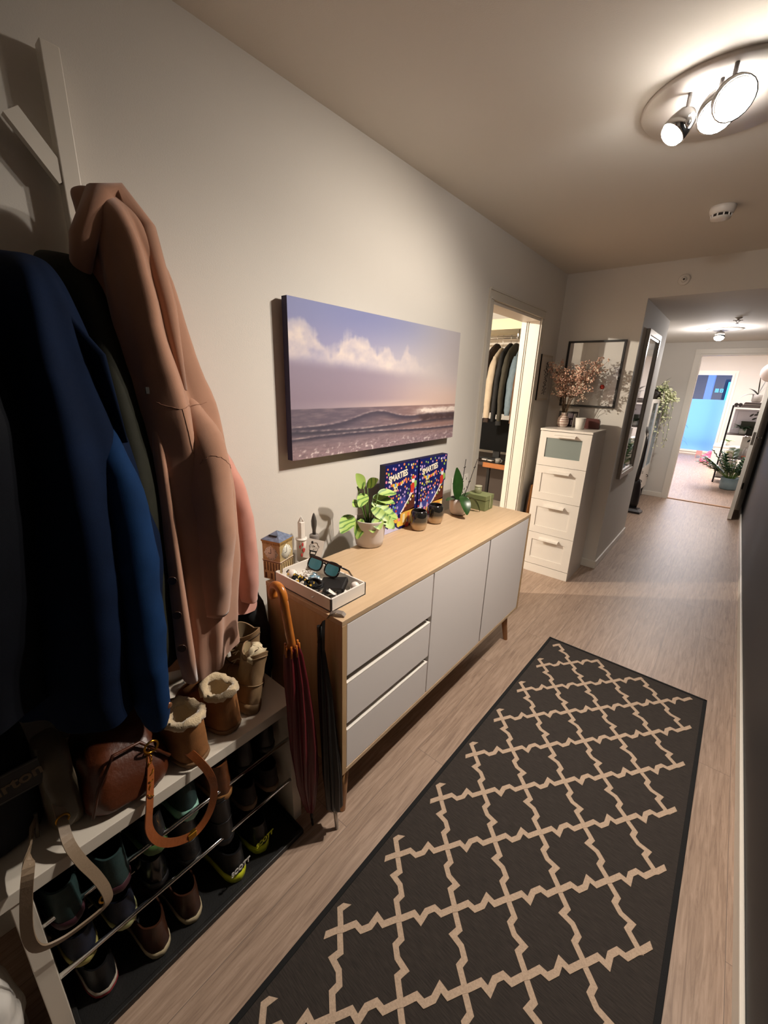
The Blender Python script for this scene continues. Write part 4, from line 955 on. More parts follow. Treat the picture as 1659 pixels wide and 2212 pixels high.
bp=thing('black_backpack','black backpack with faint gold lettering at the left end of the bench','backpack',(.16,-.05,.54))
blob([(.545,.17,-.06,.11,.10),(.56,.17,-.06,.125,.115),(.66,.165,-.06,.125,.115),(.74,.16,-.06,.118,.112),(.78,.15,-.06,.09,.09),(.80,.14,-.06,.06,.07)],seed=9,nz=.006).build('bag_body',BLACKC,bp,True)
q=MB();q.box(.288,.292,-.13,.058,.676,.748,.001);lp=q.build('label_panel',mk('black coated label','111114',.35),bp,True)
text('Burton','lettering',mk('faded gold print','6b5740',.5),bp,(.2925,.005,.712),basis((0,1,.10),(0,0,1)),.040,.0005,bold=.001)
q=MB();q.box(.292,.2924,-.13,.058,.679,.681).box(.292,.2924,-.13,.058,.742,.744);q.build('label_edge',mk('grey piping','57534c',.5),bp,True)
wb2=thing('white_carrier_bag','crumpled white plastic bag on the floor at the left end of the bench','bag',(.36,-.17,0))
blob([(.003,.33,-.17,.09,.075),(.02,.33,-.17,.10,.085),(.15,.33,-.17,.10,.085),(.28,.33,-.165,.09,.075),(.35,.33,-.165,.06,.05)],seed=11,nz=.016).build('bag_body',mk('white plastic film','d8d4ce',.25,coat=.4),wb2,True)
# black scarf hanging between bench and sideboard
sc=thing('black_scarf','black shaggy scarf and jacket heap between the bench end and the sideboard','scarf',(.09,.70,.5))
blob([(.42,.09,.715,.05,.035),(.46,.10,.715,.07,.042),(.60,.11,.705,.085,.048),(.72,.11,.700,.085,.05),(.80,.09,.70,.06,.045),(.83,.07,.70,.03,.03)],seed=13,nz=.012,pw=.9).noise(.004,90,2).build('scarf_body',BLACKC,sc,True)
# ================================================================ UMBRELLAS
CAN=wood('varnished malacca wood','a4561c','c47a30',(20,20,3),.25,3)
u1=thing('burgundy_umbrella','closed burgundy umbrella with a curved wooden handle leaning by the bench end','umbrella',(.445,.69,0))
A=Vector((.442,.692,.0));B=Vector((.452,.628,.80));T=Vector((.450,.607,.965))
ar=[T+Vector((-.030+.030*math.cos(a),.002*a,.030*math.sin(a)*1.15)) for a in [PI*k/14 for k in range(17)]]
MB().tube([B+(T-B)*k/8 for k in range(9)]+ar,[.0125]*9+[.0125]*17,16).build('handle',CAN,u1,True)
def canopy(P0,P1,prof,m,root,ribs=8,amp=.22,n=64,name='canopy'):
    P0=Vector(P0);P1=Vector(P1);ax=(P1-P0).normalized();N=ax.orthogonal().normalized();Bn=ax.cross(N);R=[]
    for (t,r) in prof:
        c=P0.lerp(P1,t);R.append([c+(N*math.cos(a+t*1.2)+Bn*math.sin(a+t*1.2))*r*(1+amp*math.cos(ribs*a)+amp*.4*math.sin(ribs*.5*a+1)) for a in [2*PI*k/n for k in range(n)]])
    q=MB().rings(R);q.noise(.004,20,4);return q.build(name,m,root,True)
BUR=mk('burgundy nylon','5c0c18',.5,var=.1,vs=20);BKN=mk('black nylon','060607',.5)
canopy(B,A,[(-.015,.006),(.0,.017),(.03,.022),(.15,.030),(.32,.036),(.5,.038),(.68,.034),(.82,.022),(.90,.011),(.905,.006)],BUR,u1)
q=MB();ax=(A-B).normalized()
for k in range(8):
    a=2*PI*k/8;o=Vector((math.cos(a),math.sin(a),0))*.020;q.tube([B+o+Vector((0,0,.018)),B+o*1.1-Vector((0,0,.02))],.0028,6)
q.build('rib_tips',CAN,u1,True)
MB().tube([A+(B-A)*.10,A+Vector((0,0,.002))],[.006,.004],10).build('ferrule',DARKM,u1,True)
u2=thing('black_umbrella','closed black umbrella leaning on the corner of the sideboard with silver tip','umbrella',(.50,.735,0))
A=Vector((.517,.742,.0));B=Vector((.458,.728,.83))
canopy(B,A,[(.06,.007),(.12,.012),(.3,.021),(.5,.027),(.7,.030),(.86,.028),(.875,.02),(.88,.006)],BKN,u2,amp=.16)
MB().tube([B,B.lerp(A,.10)],[.008,.010],10).build('handle',DARKM,u2,True)
MB().tube([B.lerp(A,.86),A+Vector((0,0,.002))],[.0075,.0065],12).build('tip_tube',STEEL,u2,True)
MB().ribbon([B+Vector((-.004,0,-.06)),B+Vector((.006,.0,.0)),B+Vector((.014,.006,.022)),B+Vector((.018,.0,-.02)),B+Vector((.016,0,-.10))],.012,.0015,(0,1,0)).build('wrist_loop',BKN,u2,True)
# ================================================================ DRESSER
dx0,dx1,dy0,dy1,dh=.126,.516,3.396,3.806,1.2426
dr_=thing('tall_drawer_unit','tall narrow white drawer unit with a frosted glass top drawer past the doorway','drawer unit',(.32,3.6,0))
q=MB().box(dx0,dx0+.016,dy0+.018,dy1,0,dh-.017).box(dx1-.016,dx1,dy0+.018,dy1,0,dh-.017).box(dx0+.016,dx1-.016,dy1-.006,dy1,.0,dh-.017).box(dx0+.016,dx1-.016,dy0+.02,dy1-.006,.06,.075)
q.build('carcass',WHITE,dr_,True)
MB().box(dx0-.003,dx1+.003,dy0-.004,dy1,dh-.0165,dh,.001).build('top_panel',WHITE,dr_,True)
MB().box(dx0+.001,dx1-.001,dy0+.002,dy0+.018,0,.072,.001).build('plinth',WHITE,dr_,True)
frg=mk('frosted drawer glass','7f8884',.3,spec=.6)
Z=[.076,.366,.660,.947,1.2235]
for k in range(4):
    z0,z1=Z[k]+.0015,Z[k+1]-.0015
    q=MB();a,b=dx0+.001,dx1-.001
    iy0,iy1,iz0,iz1=(a+.055,b-.062,z0+.062,z1-.062) if k<3 else (a+.052,b-.062,z0+.068,z1-.05)
    q.box(a,iy0,dy0,dy0+.018,z0,z1).box(iy1,b,dy0,dy0+.018,z0,z1).box(iy0,iy1,dy0,dy0+.018,z0,iz0).box(iy0,iy1,dy0,dy0+.018,iz1,z1)
    d=q.build('drawer_front',WHITE,dr_,True)
    q=MB().box(iy0,iy1,dy0+.006,dy0+.014,iz0,iz1)
    p=q.build('glass_panel' if k==3 else 'inset_panel',frg if k==3 else WHITE,d);p.data.transform(Matrix.Translation(-Vector(dr_.location)))
    q=MB();hx0,hx1=a+.118,a+.278;zh=iz1+.018
    q.prism([(dy0,zh+.012),(dy0-.002,zh+.012),(dy0-.034,zh+.006),(dy0-.036,zh-.006),(dy0-.033,zh-.006),(dy0-.031,zh+.003),(dy0,zh+.009)],hx0,hx1,'x')
    h=q.build('handle',WHITE,d);h.data.transform(Matrix.Translation(-Vector(dr_.location)))
# things on the dresser
ZD=dh
vs_=thing('striped_vase','small white vase with red brown stripes on the tall drawer unit','vase',(.205,3.665,ZD))
prof=[(.001,0),(.030,0),(.036,.008),(.044,.030),(.0455,.052),(.040,.074),(.028,.090),(.0215,.097),(.0215,.112),(.023,.118),(.020,.118),(.018,.105)]
MB().lathe(prof,36,cap0=False,cap1=False).build('vase_body',mk('cream glazed ceramic','d8c6b8',.3),vs_)
q=MB()
for z,r in ((.022,.0420),(.046,.0458),(.062,.0442),(.078,.0378),(.098,.0222)): q.lathe([(r,z-.0018),(r+.0006,z),(r,z+.0018)],36,cap0=False,cap1=False)
q.build('stripes',mk('red brown glaze','8a4a3c',.35),vs_)
bq=thing('dried_flower_bouquet','spreading bouquet of dried pink brown blossoms standing in the striped vase','dried flowers',(.205,3.665,ZD+.06))
R=random.Random(21);st=MB();fl=MB();fl2=MB()
tips=[]
for k in range(30):
    u=R.uniform(0,1)
    if k<14: tx,tz=R.uniform(-.15,.00),R.uniform(.24,.44)
    else: tx,tz=R.uniform(.0,.26),R.uniform(.24,.47)-.0
    tips.append((tx,R.uniform(-.09,.08),tz))
for k,(tx,ty,tz) in enumerate(tips):
    a=Vector((0.006*math.cos(k),.006*math.sin(k),0));m1=Vector((tx*.25,ty*.25,tz*.5));e=Vector((tx,ty,tz))
    P=[a,m1,(m1+e)/2+Vector((tx*.05,0,.01)),e];st.tube(P,[.0018,.0015,.0012,.0008],5)
    for b in range(9):
        f=R.uniform(.62,1.0);c=m1.lerp(e,(f-.4)/.6 if f>.4 else 0)+Vector((R.gauss(0,.014),R.gauss(0,.014),R.gauss(0,.014)))
        o=c+Vector((R.gauss(0,.020),R.gauss(0,.018),R.uniform(-.005,.03)))
        st.tube([c,o],.0006,4)
        for w in range(9):
            p=o+Vector((R.gauss(0,.010),R.gauss(0,.010),R.gauss(0,.009)))
            tgt=fl if R.random()<.7 else fl2
            n=Vector((R.gauss(0,1),R.gauss(0,1),R.gauss(0,1))).normalized();t1=n.orthogonal().normalized();t2=n.cross(t1);s_=R.uniform(.005,.009)
            ids=[tgt._av(p+t1*s_),tgt._av(p+t2*s_),tgt._av(p-t1*s_),tgt._av(p-t2*s_),tgt._av(p+n*s_*.9)]
            for i in range(4): tgt._af((ids[i],ids[(i+1)%4],ids[4]))
            tgt._af((ids[3],ids[2],ids[1],ids[0]))
st.build('stems',mk('dry brown stem','5b4630',.8),bq);fl.build('blossoms',mk('dried pink brown blossom','d3a994',.9,var=.15,vs=60),bq);fl2.build('pale_blossoms',mk('dried pale blossom','dccbb5',.9),bq)
wcup=thing('white_cup','plain white tapered cup at the front of the tall drawer unit','cup',(.360,3.60,ZD))
MB().lathe([(.001,0),(.030,0),(.032,.003),(.040,.088),(.0375,.088),(.030,.008),(.001,.007)],36,cap0=False,cap1=False).build('cup_body',WHITE_M,wcup)
lc=thing('brown_leather_case','dark reddish brown leather case standing behind the white cup','case',(.385,3.715,ZD))
q=MB();q.prism([(-.085,.001),(.095,.001),(.095,.062),(.085,.080),(-.035,.084),(-.055,.074)],-.016,.016,'y');q.build('case_body',mk('oxblood leather','4f221b',.4,bump=.2,bs=200),lc)
ps=thing('photo_print','photo print with white top margin leaning on the wall behind the striped vase','photo',(.215,3.765,ZD))
MB().at(rx=rad(-6)).box(-.085,.075,.0,.002,.001,.150).build('print',WHITE_M,ps)
q=MB().at(rx=rad(-6));q.box(-.085,.070,-.0006,0,.001,.125).mat(1).box(.02,.066,-.0010,0,.012,.055).box(-.01,.03,-.0010,0,.07,.11).mat(2).box(-.07,-.03,-.0010,0,.02,.06).box(.03,.06,-.0012,0,.07,.10);q.build('image',[mk('photo dark','2b2224',.35,var=.5,vs=40),mk('photo pale','b7a8b4',.35),mk('photo purple','5a3f5c',.35)],ps)
cdt=thing('white_greeting_card','narrow folded white card standing between the vase and the leather case','card',(.283,3.70,ZD))
q=MB();q.prism([(-.006,.0),(.006,.0),(.0,.0),(.0,.0)],0,.001) if 0 else None
q.rings([[(-.006,-.02,.001),(-.005,-.02,.001),(.0005,.03,.001),(-.0005,.03,.001)],[(-.002,-.02,.112),(-.001,-.02,.112),(.0035,.03,.112),(.0025,.03,.112)]],sm=False);q.build('card',WHITE_M,cdt)
bdp=thing('leaning_board','thin wooden board leaning in the gap between doorway casing and drawer unit','board',(.08,3.55,0))
MB().at(ry=rad(2)).box(-.045,-.033,-.05,.22,.0,.74).mat(1).box(-.033,-.028,-.05,.22,.0,.74).build('board',[mk('dark board face','3a241a',.6),wood('orange wood edge','9a6538','b9834e')],bdp)
# art print on the facing wall
af=thing('framed_print','black framed white print with one red dot on the wall above the tall drawer unit','picture',(.315,YF-.01,1.67))
fx0,fx1,fz0,fz1=.098,.533,1.408,1.931;y0=YF-.024
MB().box(fx0,fx0+.014,y0,YF-.002,fz0,fz1).box(fx1-.014,fx1,y0,YF-.002,fz0,fz1).box(fx0+.014,fx1-.014,y0,YF-.002,fz0,fz0+.014).box(fx0+.014,fx1-.014,y0,YF-.002,fz1-.014,fz1).build('frame',mk('black wood frame','15110f',.45),af,True)
MB().box(fx0+.014,fx1-.014,YF-.010,YF-.003,fz0+.014,fz1-.014).build('print_paper',mk('white print paper','d6d0c8',.6),af,True)
q=MB();q.M=Matrix.Translation((.415,YF-.0101,1.573))@Matrix.Rotation(PI/2,4,'X');q.lathe([(.018,0),(.018,.0004),(.001,.0004)],32,cap0=False);q.build('red_dot',mk('red print ink','c0301f',.5),af,True)
MB().box(fx0+.014,fx1-.014,YF-.0165,YF-.0155,fz0+.014,fz1-.014).build('glass_pane',glassy('picture glass',(1,1,1),.06),af,True)
# small picture on the left wall
sp_=thing('small_wall_picture','narrow pale picture with a dark ink figure on the left wall beside the drawer unit','picture',(.01,3.62,1.63))
MB().box(.001,.018,3.49,3.498,1.452,1.81).build('frame_edge',BLACK,sp_,True)
MB().box(.001,.018,3.498,3.745,1.452,1.81,.001).build('frame',mk('pale oak frame','b9ac9a',.5),sp_,True)
MB().box(.018,.0188,3.515,3.728,1.468,1.794).build('paper',mk('pale print paper','c4bcb0',.6),sp_,True)
R=random.Random(6);q=MB()
for k in range(60):
    z=1.50+.26*k/60;yy=3.63+R.gauss(0,.022);q.prism([(yy-.008,z),(yy+.004,z+.010),(yy+.012,z-.004)],.0188,.0194,'x')
q.build('ink_figure',mk('dark ink','2d2522',.6),sp_,True)
# wall mirror on the corridor side of the block
mirg=mk('mirror silver','c9ccd0',.03,metal=1);FRS=mk('bronze grey frame','8f877d',.35,metal=.5)
mi=thing('wall_mirror','tall narrow mirror in a metal frame on the corridor wall past the framed print','mirror',(.63,4.35,1.4))
ya_,yb_,za_,zb_=4.06,4.67,.80,2.03;x0=.617
q=MB().box(x0,x0+.028,ya_,ya_+.045,za_,zb_,.003).box(x0,x0+.028,yb_-.045,yb_,za_,zb_,.003).box(x0,x0+.028,ya_+.045,yb_-.045,za_,za_+.045,.003).box(x0,x0+.028,ya_+.045,yb_-.045,zb_-.045,zb_,.003)
q.build('frame',FRS,mi,True)
q=MB().box(x0,x0+.020,ya_+.045,ya_+.065,za_+.045,zb_-.045).box(x0,x0+.020,yb_-.065,yb_-.045,za_+.045,zb_-.045).box(x0,x0+.020,ya_+.065,yb_-.065,za_+.045,za_+.065).box(x0,x0+.020,ya_+.065,yb_-.065,zb_-.065,zb_-.045);q.build('inner_bead',mk('pale bead','b5ada2',.3),mi,True)
MB().box(x0,x0+.010,ya_+.065,yb_-.065,za_+.065,zb_-.065).build('mirror_glass',mirg,mi,True)
# ================================================================ RECESS
cb=thing('white_glass_cabinet','tall white glass fronted cabinet on black legs in the recess behind the vacuum cleaner','cabinet',(.25,6.9,0))
cx0,cx1,cy0,cy1,cz0,cz1=.06,.455,6.32,7.36,.17,1.45
MB().box(cx0,cx1,cy0,cy0+.02,cz0,cz1).box(cx0,cx1,cy1-.02,cy1,cz0,cz1).box(cx0,cx1,cy0+.02,cy1-.02,cz0,cz0+.02).box(cx0,cx1,cy0+.02,cy1-.02,cz1-.02,cz1).box(cx0,cx0+.01,cy0+.02,cy1-.02,cz0+.02,cz1-.02).box(cx0+.01,cx1-.01,cy0+.02,cy1-.02,.45,.47).build('carcass',WHITE,cb,True)
for yy0,yy1 in ((cy0+.001,(cy0+cy1)/2-.001),((cy0+cy1)/2+.001,cy1-.001)):
    q=MB();w_=.045;q.box(cx1,cx1+.02,yy0,yy0+w_,.465,cz1).box(cx1,cx1+.02,yy1-w_,yy1,.465,cz1).box(cx1,cx1+.02,yy0+w_,yy1-w_,.465,.51).box(cx1,cx1+.02,yy0+w_,yy1-w_,cz1-.045,cz1)
    d=q.build('glass_door',WHITE,cb,True)
    g=MB().box(cx1+.008,cx1+.012,yy0+w_,yy1-w_,.51,cz1-.045).build('glass_pane',glassm,d);g.data.transform(Matrix.Translation(-Vector(cb.location)))
    d2=MB().box(cx1,cx1+.02,yy0,yy1,cz0,.462,.002).build('drawer_front',WHITE,cb,True)
    h=MB().tube([(cx1+.02,yy1-.20,.36),(cx1+.038,yy1-.17,.35),(cx1+.038,yy1-.12,.32),(cx1+.02,yy1-.10,.31)],.005,8).build('handle',DARKM,d2);h.data.transform(Matrix.Translation(-Vector(cb.location)))
for xx in (cx0+.02,cx1-.02):
    for yy in (cy0+.03,cy1-.03): MB().box(xx-.015,xx+.015,yy-.015,yy+.015,0,cz0,.001).build('leg',DARKM,cb,True)
hp=thing('trailing_plant','variegated trailing plant in a dark pot on top of the white cabinet','potted plant',(.40,7.02,1.4505))
MB().lathe([(.001,0),(.06,0),(.075,.03),(.085,.13),(.080,.13),(.07,.10),(.001,.10)],28,cap0=False,cap1=False).build('pot',mk('dark brown pot','2a2019',.6),hp)
R=random.Random(17);vm=MB();lf=MB();dl=MB()
def leaflet(q,p,s_,R):
    d=Vector((R.gauss(0,1),R.gauss(0,1),R.gauss(-.2,.7))).normalized();q.leaf(p,d,(.6,-.6,.5),s_,s_*.75,.3,.1,3)
for k in range(13):
    a=R.uniform(-2.0,1.5);L_=R.uniform(.15,.95) if a<1 else .3
    P=[Vector((0,0,.11)),Vector((.08*math.cos(a),.10*math.sin(a),.15))]
    p=Vector((.105*math.cos(a)+.05,.13*math.sin(a),.10));
    if k<5: p=p+Vector((.06,.0,0))
    while L_>0:
        P.append(p.copy());p=p+Vector((R.gauss(.001,.006),R.gauss(0,.008),-.05));L_-=.05
    vm.tube(P,.002,5)
    for i in range(1,len(P)):
        for _ in range(4 if i<5 else 1): leaflet(lf,P[i]+Vector((R.gauss(0,.012),R.gauss(0,.012),R.gauss(0,.02))),R.uniform(.022,.038),R)
for k in range(3): # arching vine to the right
    P=[Vector((.02,0,.12)),Vector((.08,-.01,.19+.02*k)),Vector((.14,-.03,.12)),Vector((.17+.02*k,-.05,.04)),Vector((.21+.02*k,-.06,.00))];vm.tube(P,.002,5)
    for p in P[1:]:
        for _ in range(5): leaflet(lf,p+Vector((R.gauss(0,.015),R.gauss(0,.015),R.gauss(0,.015))),R.uniform(.025,.04),R)
vm.build('vines',STEMG,hp);lf.build('leaves',mk('variegated cream green leaf','b9c088',.45,var=.4,vs=60,col2='f0ecc8'),hp)
for d,L_ in (((.1,-.9,.5),.26),((.4,.1,1),.22),((.8,.4,.7),.2)): dl.leaf((0,0,.12),d,(0,0,1),L_,.05,.9,.2,8)
dl.build('dark_leaves',LEAFD,hp)
vc=thing('vacuum_cleaner','black upright stick vacuum cleaner parked in the recess past the mirror','vacuum cleaner',(.50,6.2,0))
VB=mk('vacuum black plastic','1d1719',.35);VG=mk('vacuum grey grip','4a4644',.5)
q=MB();q.rings([[(.40,6.10,z),(.62,6.11,z),(.635,6.24,z),(.40,6.26,z)] if z<.03 else [(.42,6.13,z),(.585,6.14,z),(.60,6.22,z),(.42,6.23,z)] for z in (.004,.012,.028,.055,.065)],sm=False);q.noise(.003,12);q.build('floor_head',VB,vc,True)
q=MB();q.tube([(.515,6.20,.06),(.500,6.22,.12),(.490,6.24,.25),(.490,6.24,.38),(.505,6.22,.44)],[.05,.072,.080,.062,.03],20,True,.8);q.build('dust_container',VB,vc,True)
q=MB();q.tube([(.485,6.22,.42),(.500,6.22,.52),(.508,6.22,.70),(.510,6.22,.90),(.505,6.22,1.01)],[.032,.026,.022,.019,.016],16);q.build('body_tube',VB,vc,True)
q=MB();q.tube([(.505,6.22,1.0),(.492,6.21,1.06),(.484,6.20,1.12)],[.015,.018,.012],12);q.build('grip',VG,vc,True)
MB().box(.500,.516,6.185,6.20,1.0,1.04,.003).box(.535,.548,6.20,6.215,.52,.56,.002).box(.44,.47,6.155,6.165,.14,.15).build('switch',mk('pale switch','bdb6ac',.4),vc,True)
# ================================================================ OFFICE BEYOND THE LEFT DOORWAY
sf=tag(MB().box(-2.2,-.22,4.22,4.89,2.125,2.15).box(-2.2,-.22,4.20,4.22,2.10,2.20).build('wall_shelf',mk('cream shelf laminate','d6cba8',.5)),'cream wall shelf above the clothes rail in the side room','shelf')
rl=tag(MB().tube([(-2.1,4.45,2.05),(-.24,4.45,2.05)],.012,10).box(-.62,-.61,4.44,4.46,2.05,2.124).box(-1.9,-1.89,4.44,4.46,2.05,2.124).build('clothes_rail',STEEL),'metal clothes rail hanging under the side room shelf','clothes rail')
def garment(x,label,m,top,bot,yc=4.45,depth=.25,th=.035,slv=None,cuff=None,name='hanging_jacket'):
    t=thing(name,label,'jacket',(x,yc,top),0,None)
    zt=top
    S=[(zt,x,yc,.012,.03,0),(zt-.02,x,yc,.022,.07,.3),(zt-.08,x,yc,th*.9,depth*.72,.6),(zt-.16,x,yc,th,depth*.88,.8),(zt-.35,x,yc,th*1.05,depth*.93,1),((zt+bot)/2,x,yc,th*1.1,depth*.95,1),(bot,x,yc,th*1.1,depth*.92,1)]
    drape(S,[(2,.02,.3,.6),(5,.05,x*9,-.9),(9,.03,.9,1.5)],int(abs(x)*100),n=48,m=26,nz=.006).build('jacket_body',m,t,True)
    P=[(x,yc-depth*.72,zt-.10),(x+.008,yc-depth*.96,zt-.22),(x+.01,yc-depth*1.12,zt-.40),(x+.012,yc-depth*1.16,bot+.02),(x+.012,yc-depth*1.15,bot-.07)]
    sleeve(P,[.02,.040,.042,.036,.030],slv or m,t,int(abs(x)*50),.7)
    if cuff: sleeve([P[-1],(P[-1][0],P[-1][1],P[-1][2]-.02),(P[-1][0],P[-1][1],P[-1][2]-.045)],[.031,.033,.031],cuff,t,2,.7,'cuff')
    MB().tube([(x,yc,zt-.02),(x,yc,zt+.035),(x,yc-.018,2.062),(x,yc-.004,2.072),(x,yc+.012,2.066)],.0025,6).build('hanger_hook',STEEL,t,True)
    return t
DB=mk('dark brown cloth','2a1c14',.8,var=.15,vs=30);CRMC=mk('cream cloth','bdae98',.85,var=.08,vs=20);DG=mk('dark olive grey cloth','37342a',.8,var=.15,vs=20);BLJ=mk('blue grey denim','6b7d88',.8,var=.1,vs=40);BRC=mk('brown cloth','5d4330',.8,var=.2,vs=30);BLKN=mk('near black cloth','121315',.8)
garment(-.84,'dark brown and cream jacket, leftmost on the rail in the side room',DB,1.99,1.27,cuff=DB,depth=.23)
garment(-.775,'cream jacket second from the left on the rail in the side room',CRMC,1.95,1.29,depth=.22,cuff=DB)
garment(-.685,'black jacket between the cream and olive ones on the rail in the side room',BLKN,1.99,1.26,depth=.23)
garment(-.62,'dark olive grey jacket in the middle of the rail in the side room',DG,1.99,1.27,depth=.235,cuff=BLKN)
garment(-.545,'pale blue denim shirt on the rail in the side room',BLJ,1.95,1.33,depth=.21,name='hanging_shirt')
garment(-.48,'brown jacket second from the doorway jamb on the rail in the side room',BRC,1.94,1.25,depth=.21)
garment(-.41,'black coat nearest the doorway jamb on the rail in the side room',BLKN,1.97,1.15,depth=.23)
dk=thing('desk','dark topped desk with orange brown front edge in the side room','desk',(-.8,4.5,0))
MB().box(-1.9,-.28,4.20,4.88,.705,.74,.001).build('desk_top',mk('dark desk top','251a14',.5),dk,True)
MB().box(-.735,-.28,4.185,4.20,.690,.742).build('front_edge',wood('orange wood edge band','8f5426','a96a35'),dk,True)
MB().box(-1.1,-.30,4.60,4.615,.22,.704).build('darkening_panel',mk('dark grey brown panel','453a33',.6),dk,True)  # brown grey board, added to darken the shaded space under the desk
for xx in (-1.8,-.70,-.34):
    MB().box(xx-.015,xx+.015,4.26,4.29,0,.705).build('leg',DARKM,dk,True)
mo=thing('computer_monitor','large black monitor on the desk under the hanging clothes','monitor',(-.75,4.52,.7405))
MB().box(-1.45,-.30,4.50,4.53,.83,1.19,.004).build('screen',mk('black screen','020202',.6,spec=.1),mo,True)
MB().box(-.9,-.6,4.42,4.6,.741,.752,.003).box(-.79,-.71,4.53,4.56,.75,1.0).build('stand',DARKM,mo,True)
R=random.Random(9)
for k,(xx,yy,lab,nm) in enumerate(((-.80,4.36,'crumpled white paper on the desk at left below the monitor','paper'),(-.72,4.34,'folded white note on the desk beside the crumpled paper','paper'),(-.47,4.36,'small white card on the desk near the doorway jamb','card'))):
    o=MB().at((0,0,0),rz=R.uniform(-1,1)).box(-.03,.03,-.02,.02,0,.008).build(nm if k<2 else 'small_card',WHITE);o.location=(xx,yy,.7405);tag(o,lab,nm)
cp_=thing('grey_mug','small grey mug on the dark desk in the side room','mug',(-.60,4.27,.7405))
MB().lathe([(.001,0),(.028,0),(.03,.05),(.026,.05),(.024,.006),(.001,.006)],20,cap0=False,cap1=False).build('mug_body',mk('grey ceramic','8a8884',.4),cp_)
MB().tube([(.028,0,.042),(.045,0,.035),(.045,0,.016),(.028,0,.01)],.004,8).build('handle',mk('grey ceramic handle','8a8884',.4),cp_)
cbm=mk('black cable','0b0b0b',.6)
for k,(P,lab) in enumerate((([(-.36,4.5,.70),(-.38,4.45,.45),(-.46,4.40,.25),(-.60,4.42,.12),(-.75,4.5,.03)],'black cable sagging beneath the desk, the longer one'),([(-.30,4.5,.60),(-.33,4.45,.30),(-.42,4.40,.16),(-.5,4.45,.05)],'black cable sagging beneath the desk, the shorter one'),([(-.72,4.26,.70),(-.70,4.3,.4),(-.69,4.3,.02)],'black cable running straight down the desk leg'))):
    o=MB().tube([crs([tuple(p) for p in P],i/24) for i in range(25)],.006,6).build('power_cable',cbm);tag(o,lab,'cable',group='cables under the desk')
mt=tag(MB().box(-.9,-.28,4.1,4.7,.001,.02).build('dark_mat',mk('dark mat','141210',.8)),'dark mat on the floor beneath the side room desk','mat')
# ================================================================ LIVING ROOM
sv=thing('shelf_unit','dark metal framed open shelf unit beyond the end doorway','shelf unit',(1.5,9.7,0))
for xx in (1.25,1.90):
    for yy in (9.52,9.88): MB().box(xx-.012,xx+.012,yy-.012,yy+.012,0,1.36).build('post',DARKM,sv,True)
for z in (1.345,.875,.46,.10):
    MB().box(1.24,1.91,9.51,9.89,z-.012,z,.001).build('shelf_board',mk('dark brown board','33231a',.5),sv,True)
o=0
def thg(name,lab,cat,mb,m,loc=None,group=None):
    ob=mb.build(name,m);tag(ob,lab,cat,group)
    return ob
bkc=['8f8880','5a5450','a39a92','3b3532','99908a']
zz=1.3455
for k in range(5):
    h=.016;o=MB().box(-.14+.008*k,.12-.01*(k%2),-.09,.09,0,h-.001,.001).build('book',mk('book cover '+str(k),bkc[k],.5));o.location=(1.50,9.66,zz);zz+=h
    tag(o,'flat grey brown book in the stack under the white pot, %s'%(['lowest of the five','second from the bottom','middle of the five','second from the top','topmost of the five'][k]),'book','stacked books on the shelf unit')
q=thing('dark_binoculars','dark object with round ends standing left of the book stack on the top shelf','binoculars',(1.31,9.62,1.3455))
q1=MB();q1.M=Matrix.Rotation(PI/2,4,'X');q1.lathe([(.022,-.05),(.026,0),(.030,.05)],16,c=(-.025,.03,0));q1.lathe([(.022,-.05),(.026,0),(.030,.05)],16,c=(.03,.03,0));q1.box(-.02,.03,.02,.04,-.02,.02);q1.build('barrels',mk('dark grey rubber','3a3432',.5),q)
pp_=thing('potted_dracaena','dark leafed plant in a white pot on the book stack of the shelf unit','potted plant',(1.53,9.66,zz+.0005))
MB().lathe([(.001,0),(.055,0),(.068,.02),(.070,.125),(.064,.125),(.060,.10),(.001,.10)],28,cap0=False,cap1=False).build('pot',mk('white grey pot','b5b0a8',.5),pp_)
q=MB()
for d,L_,W_,dr2 in (((-.9,-.1,.5),.28,.08,1.5),((-.6,-.3,.9),.2,.07,.8),((.2,.1,1),.35,.03,.2),((.5,0,1),.38,.03,.3),((-.1,-.2,1),.33,.02,.2)): q.leaf((0,0,.11),d,(0,0,1),L_,W_,dr2,.2,10)
q.build('leaves',mk('dark bronze leaf','2c2a1c',.4,var=.3,vs=20),pp_)
q=thing('standing_picture','white framed leaf picture leaning at the back of the shelf below the top','picture',(1.46,9.83,.8755))
MB().box(-.17,.19,0,.015,.0,.42,.002).build('frame',mk('pale picture frame','d8d4da',.5),q);MB().box(-.12,-.117,-.001,0,.05,.39).box(-.12,.17,-.001,0,.387,.39).build('mat_line',mk('grey line','8b8890',.5),q)
q1=MB()
for p,d in (((.05,-.004,.30),(.5,0,.6)),((.10,-.004,.33),(.9,0,.2)),((.09,-.004,.25),(.8,0,.5)),((.02,-.004,.20),(-.9,0,.1)),((.13,-.004,.36),(.6,0,.5))): q1.leaf(p,d,(0,-1,0),.07,.03,.0,.0,5)
q1.build('printed_leaves',mk('dark printed leaf','33342e',.6),q)
R=random.Random(31)
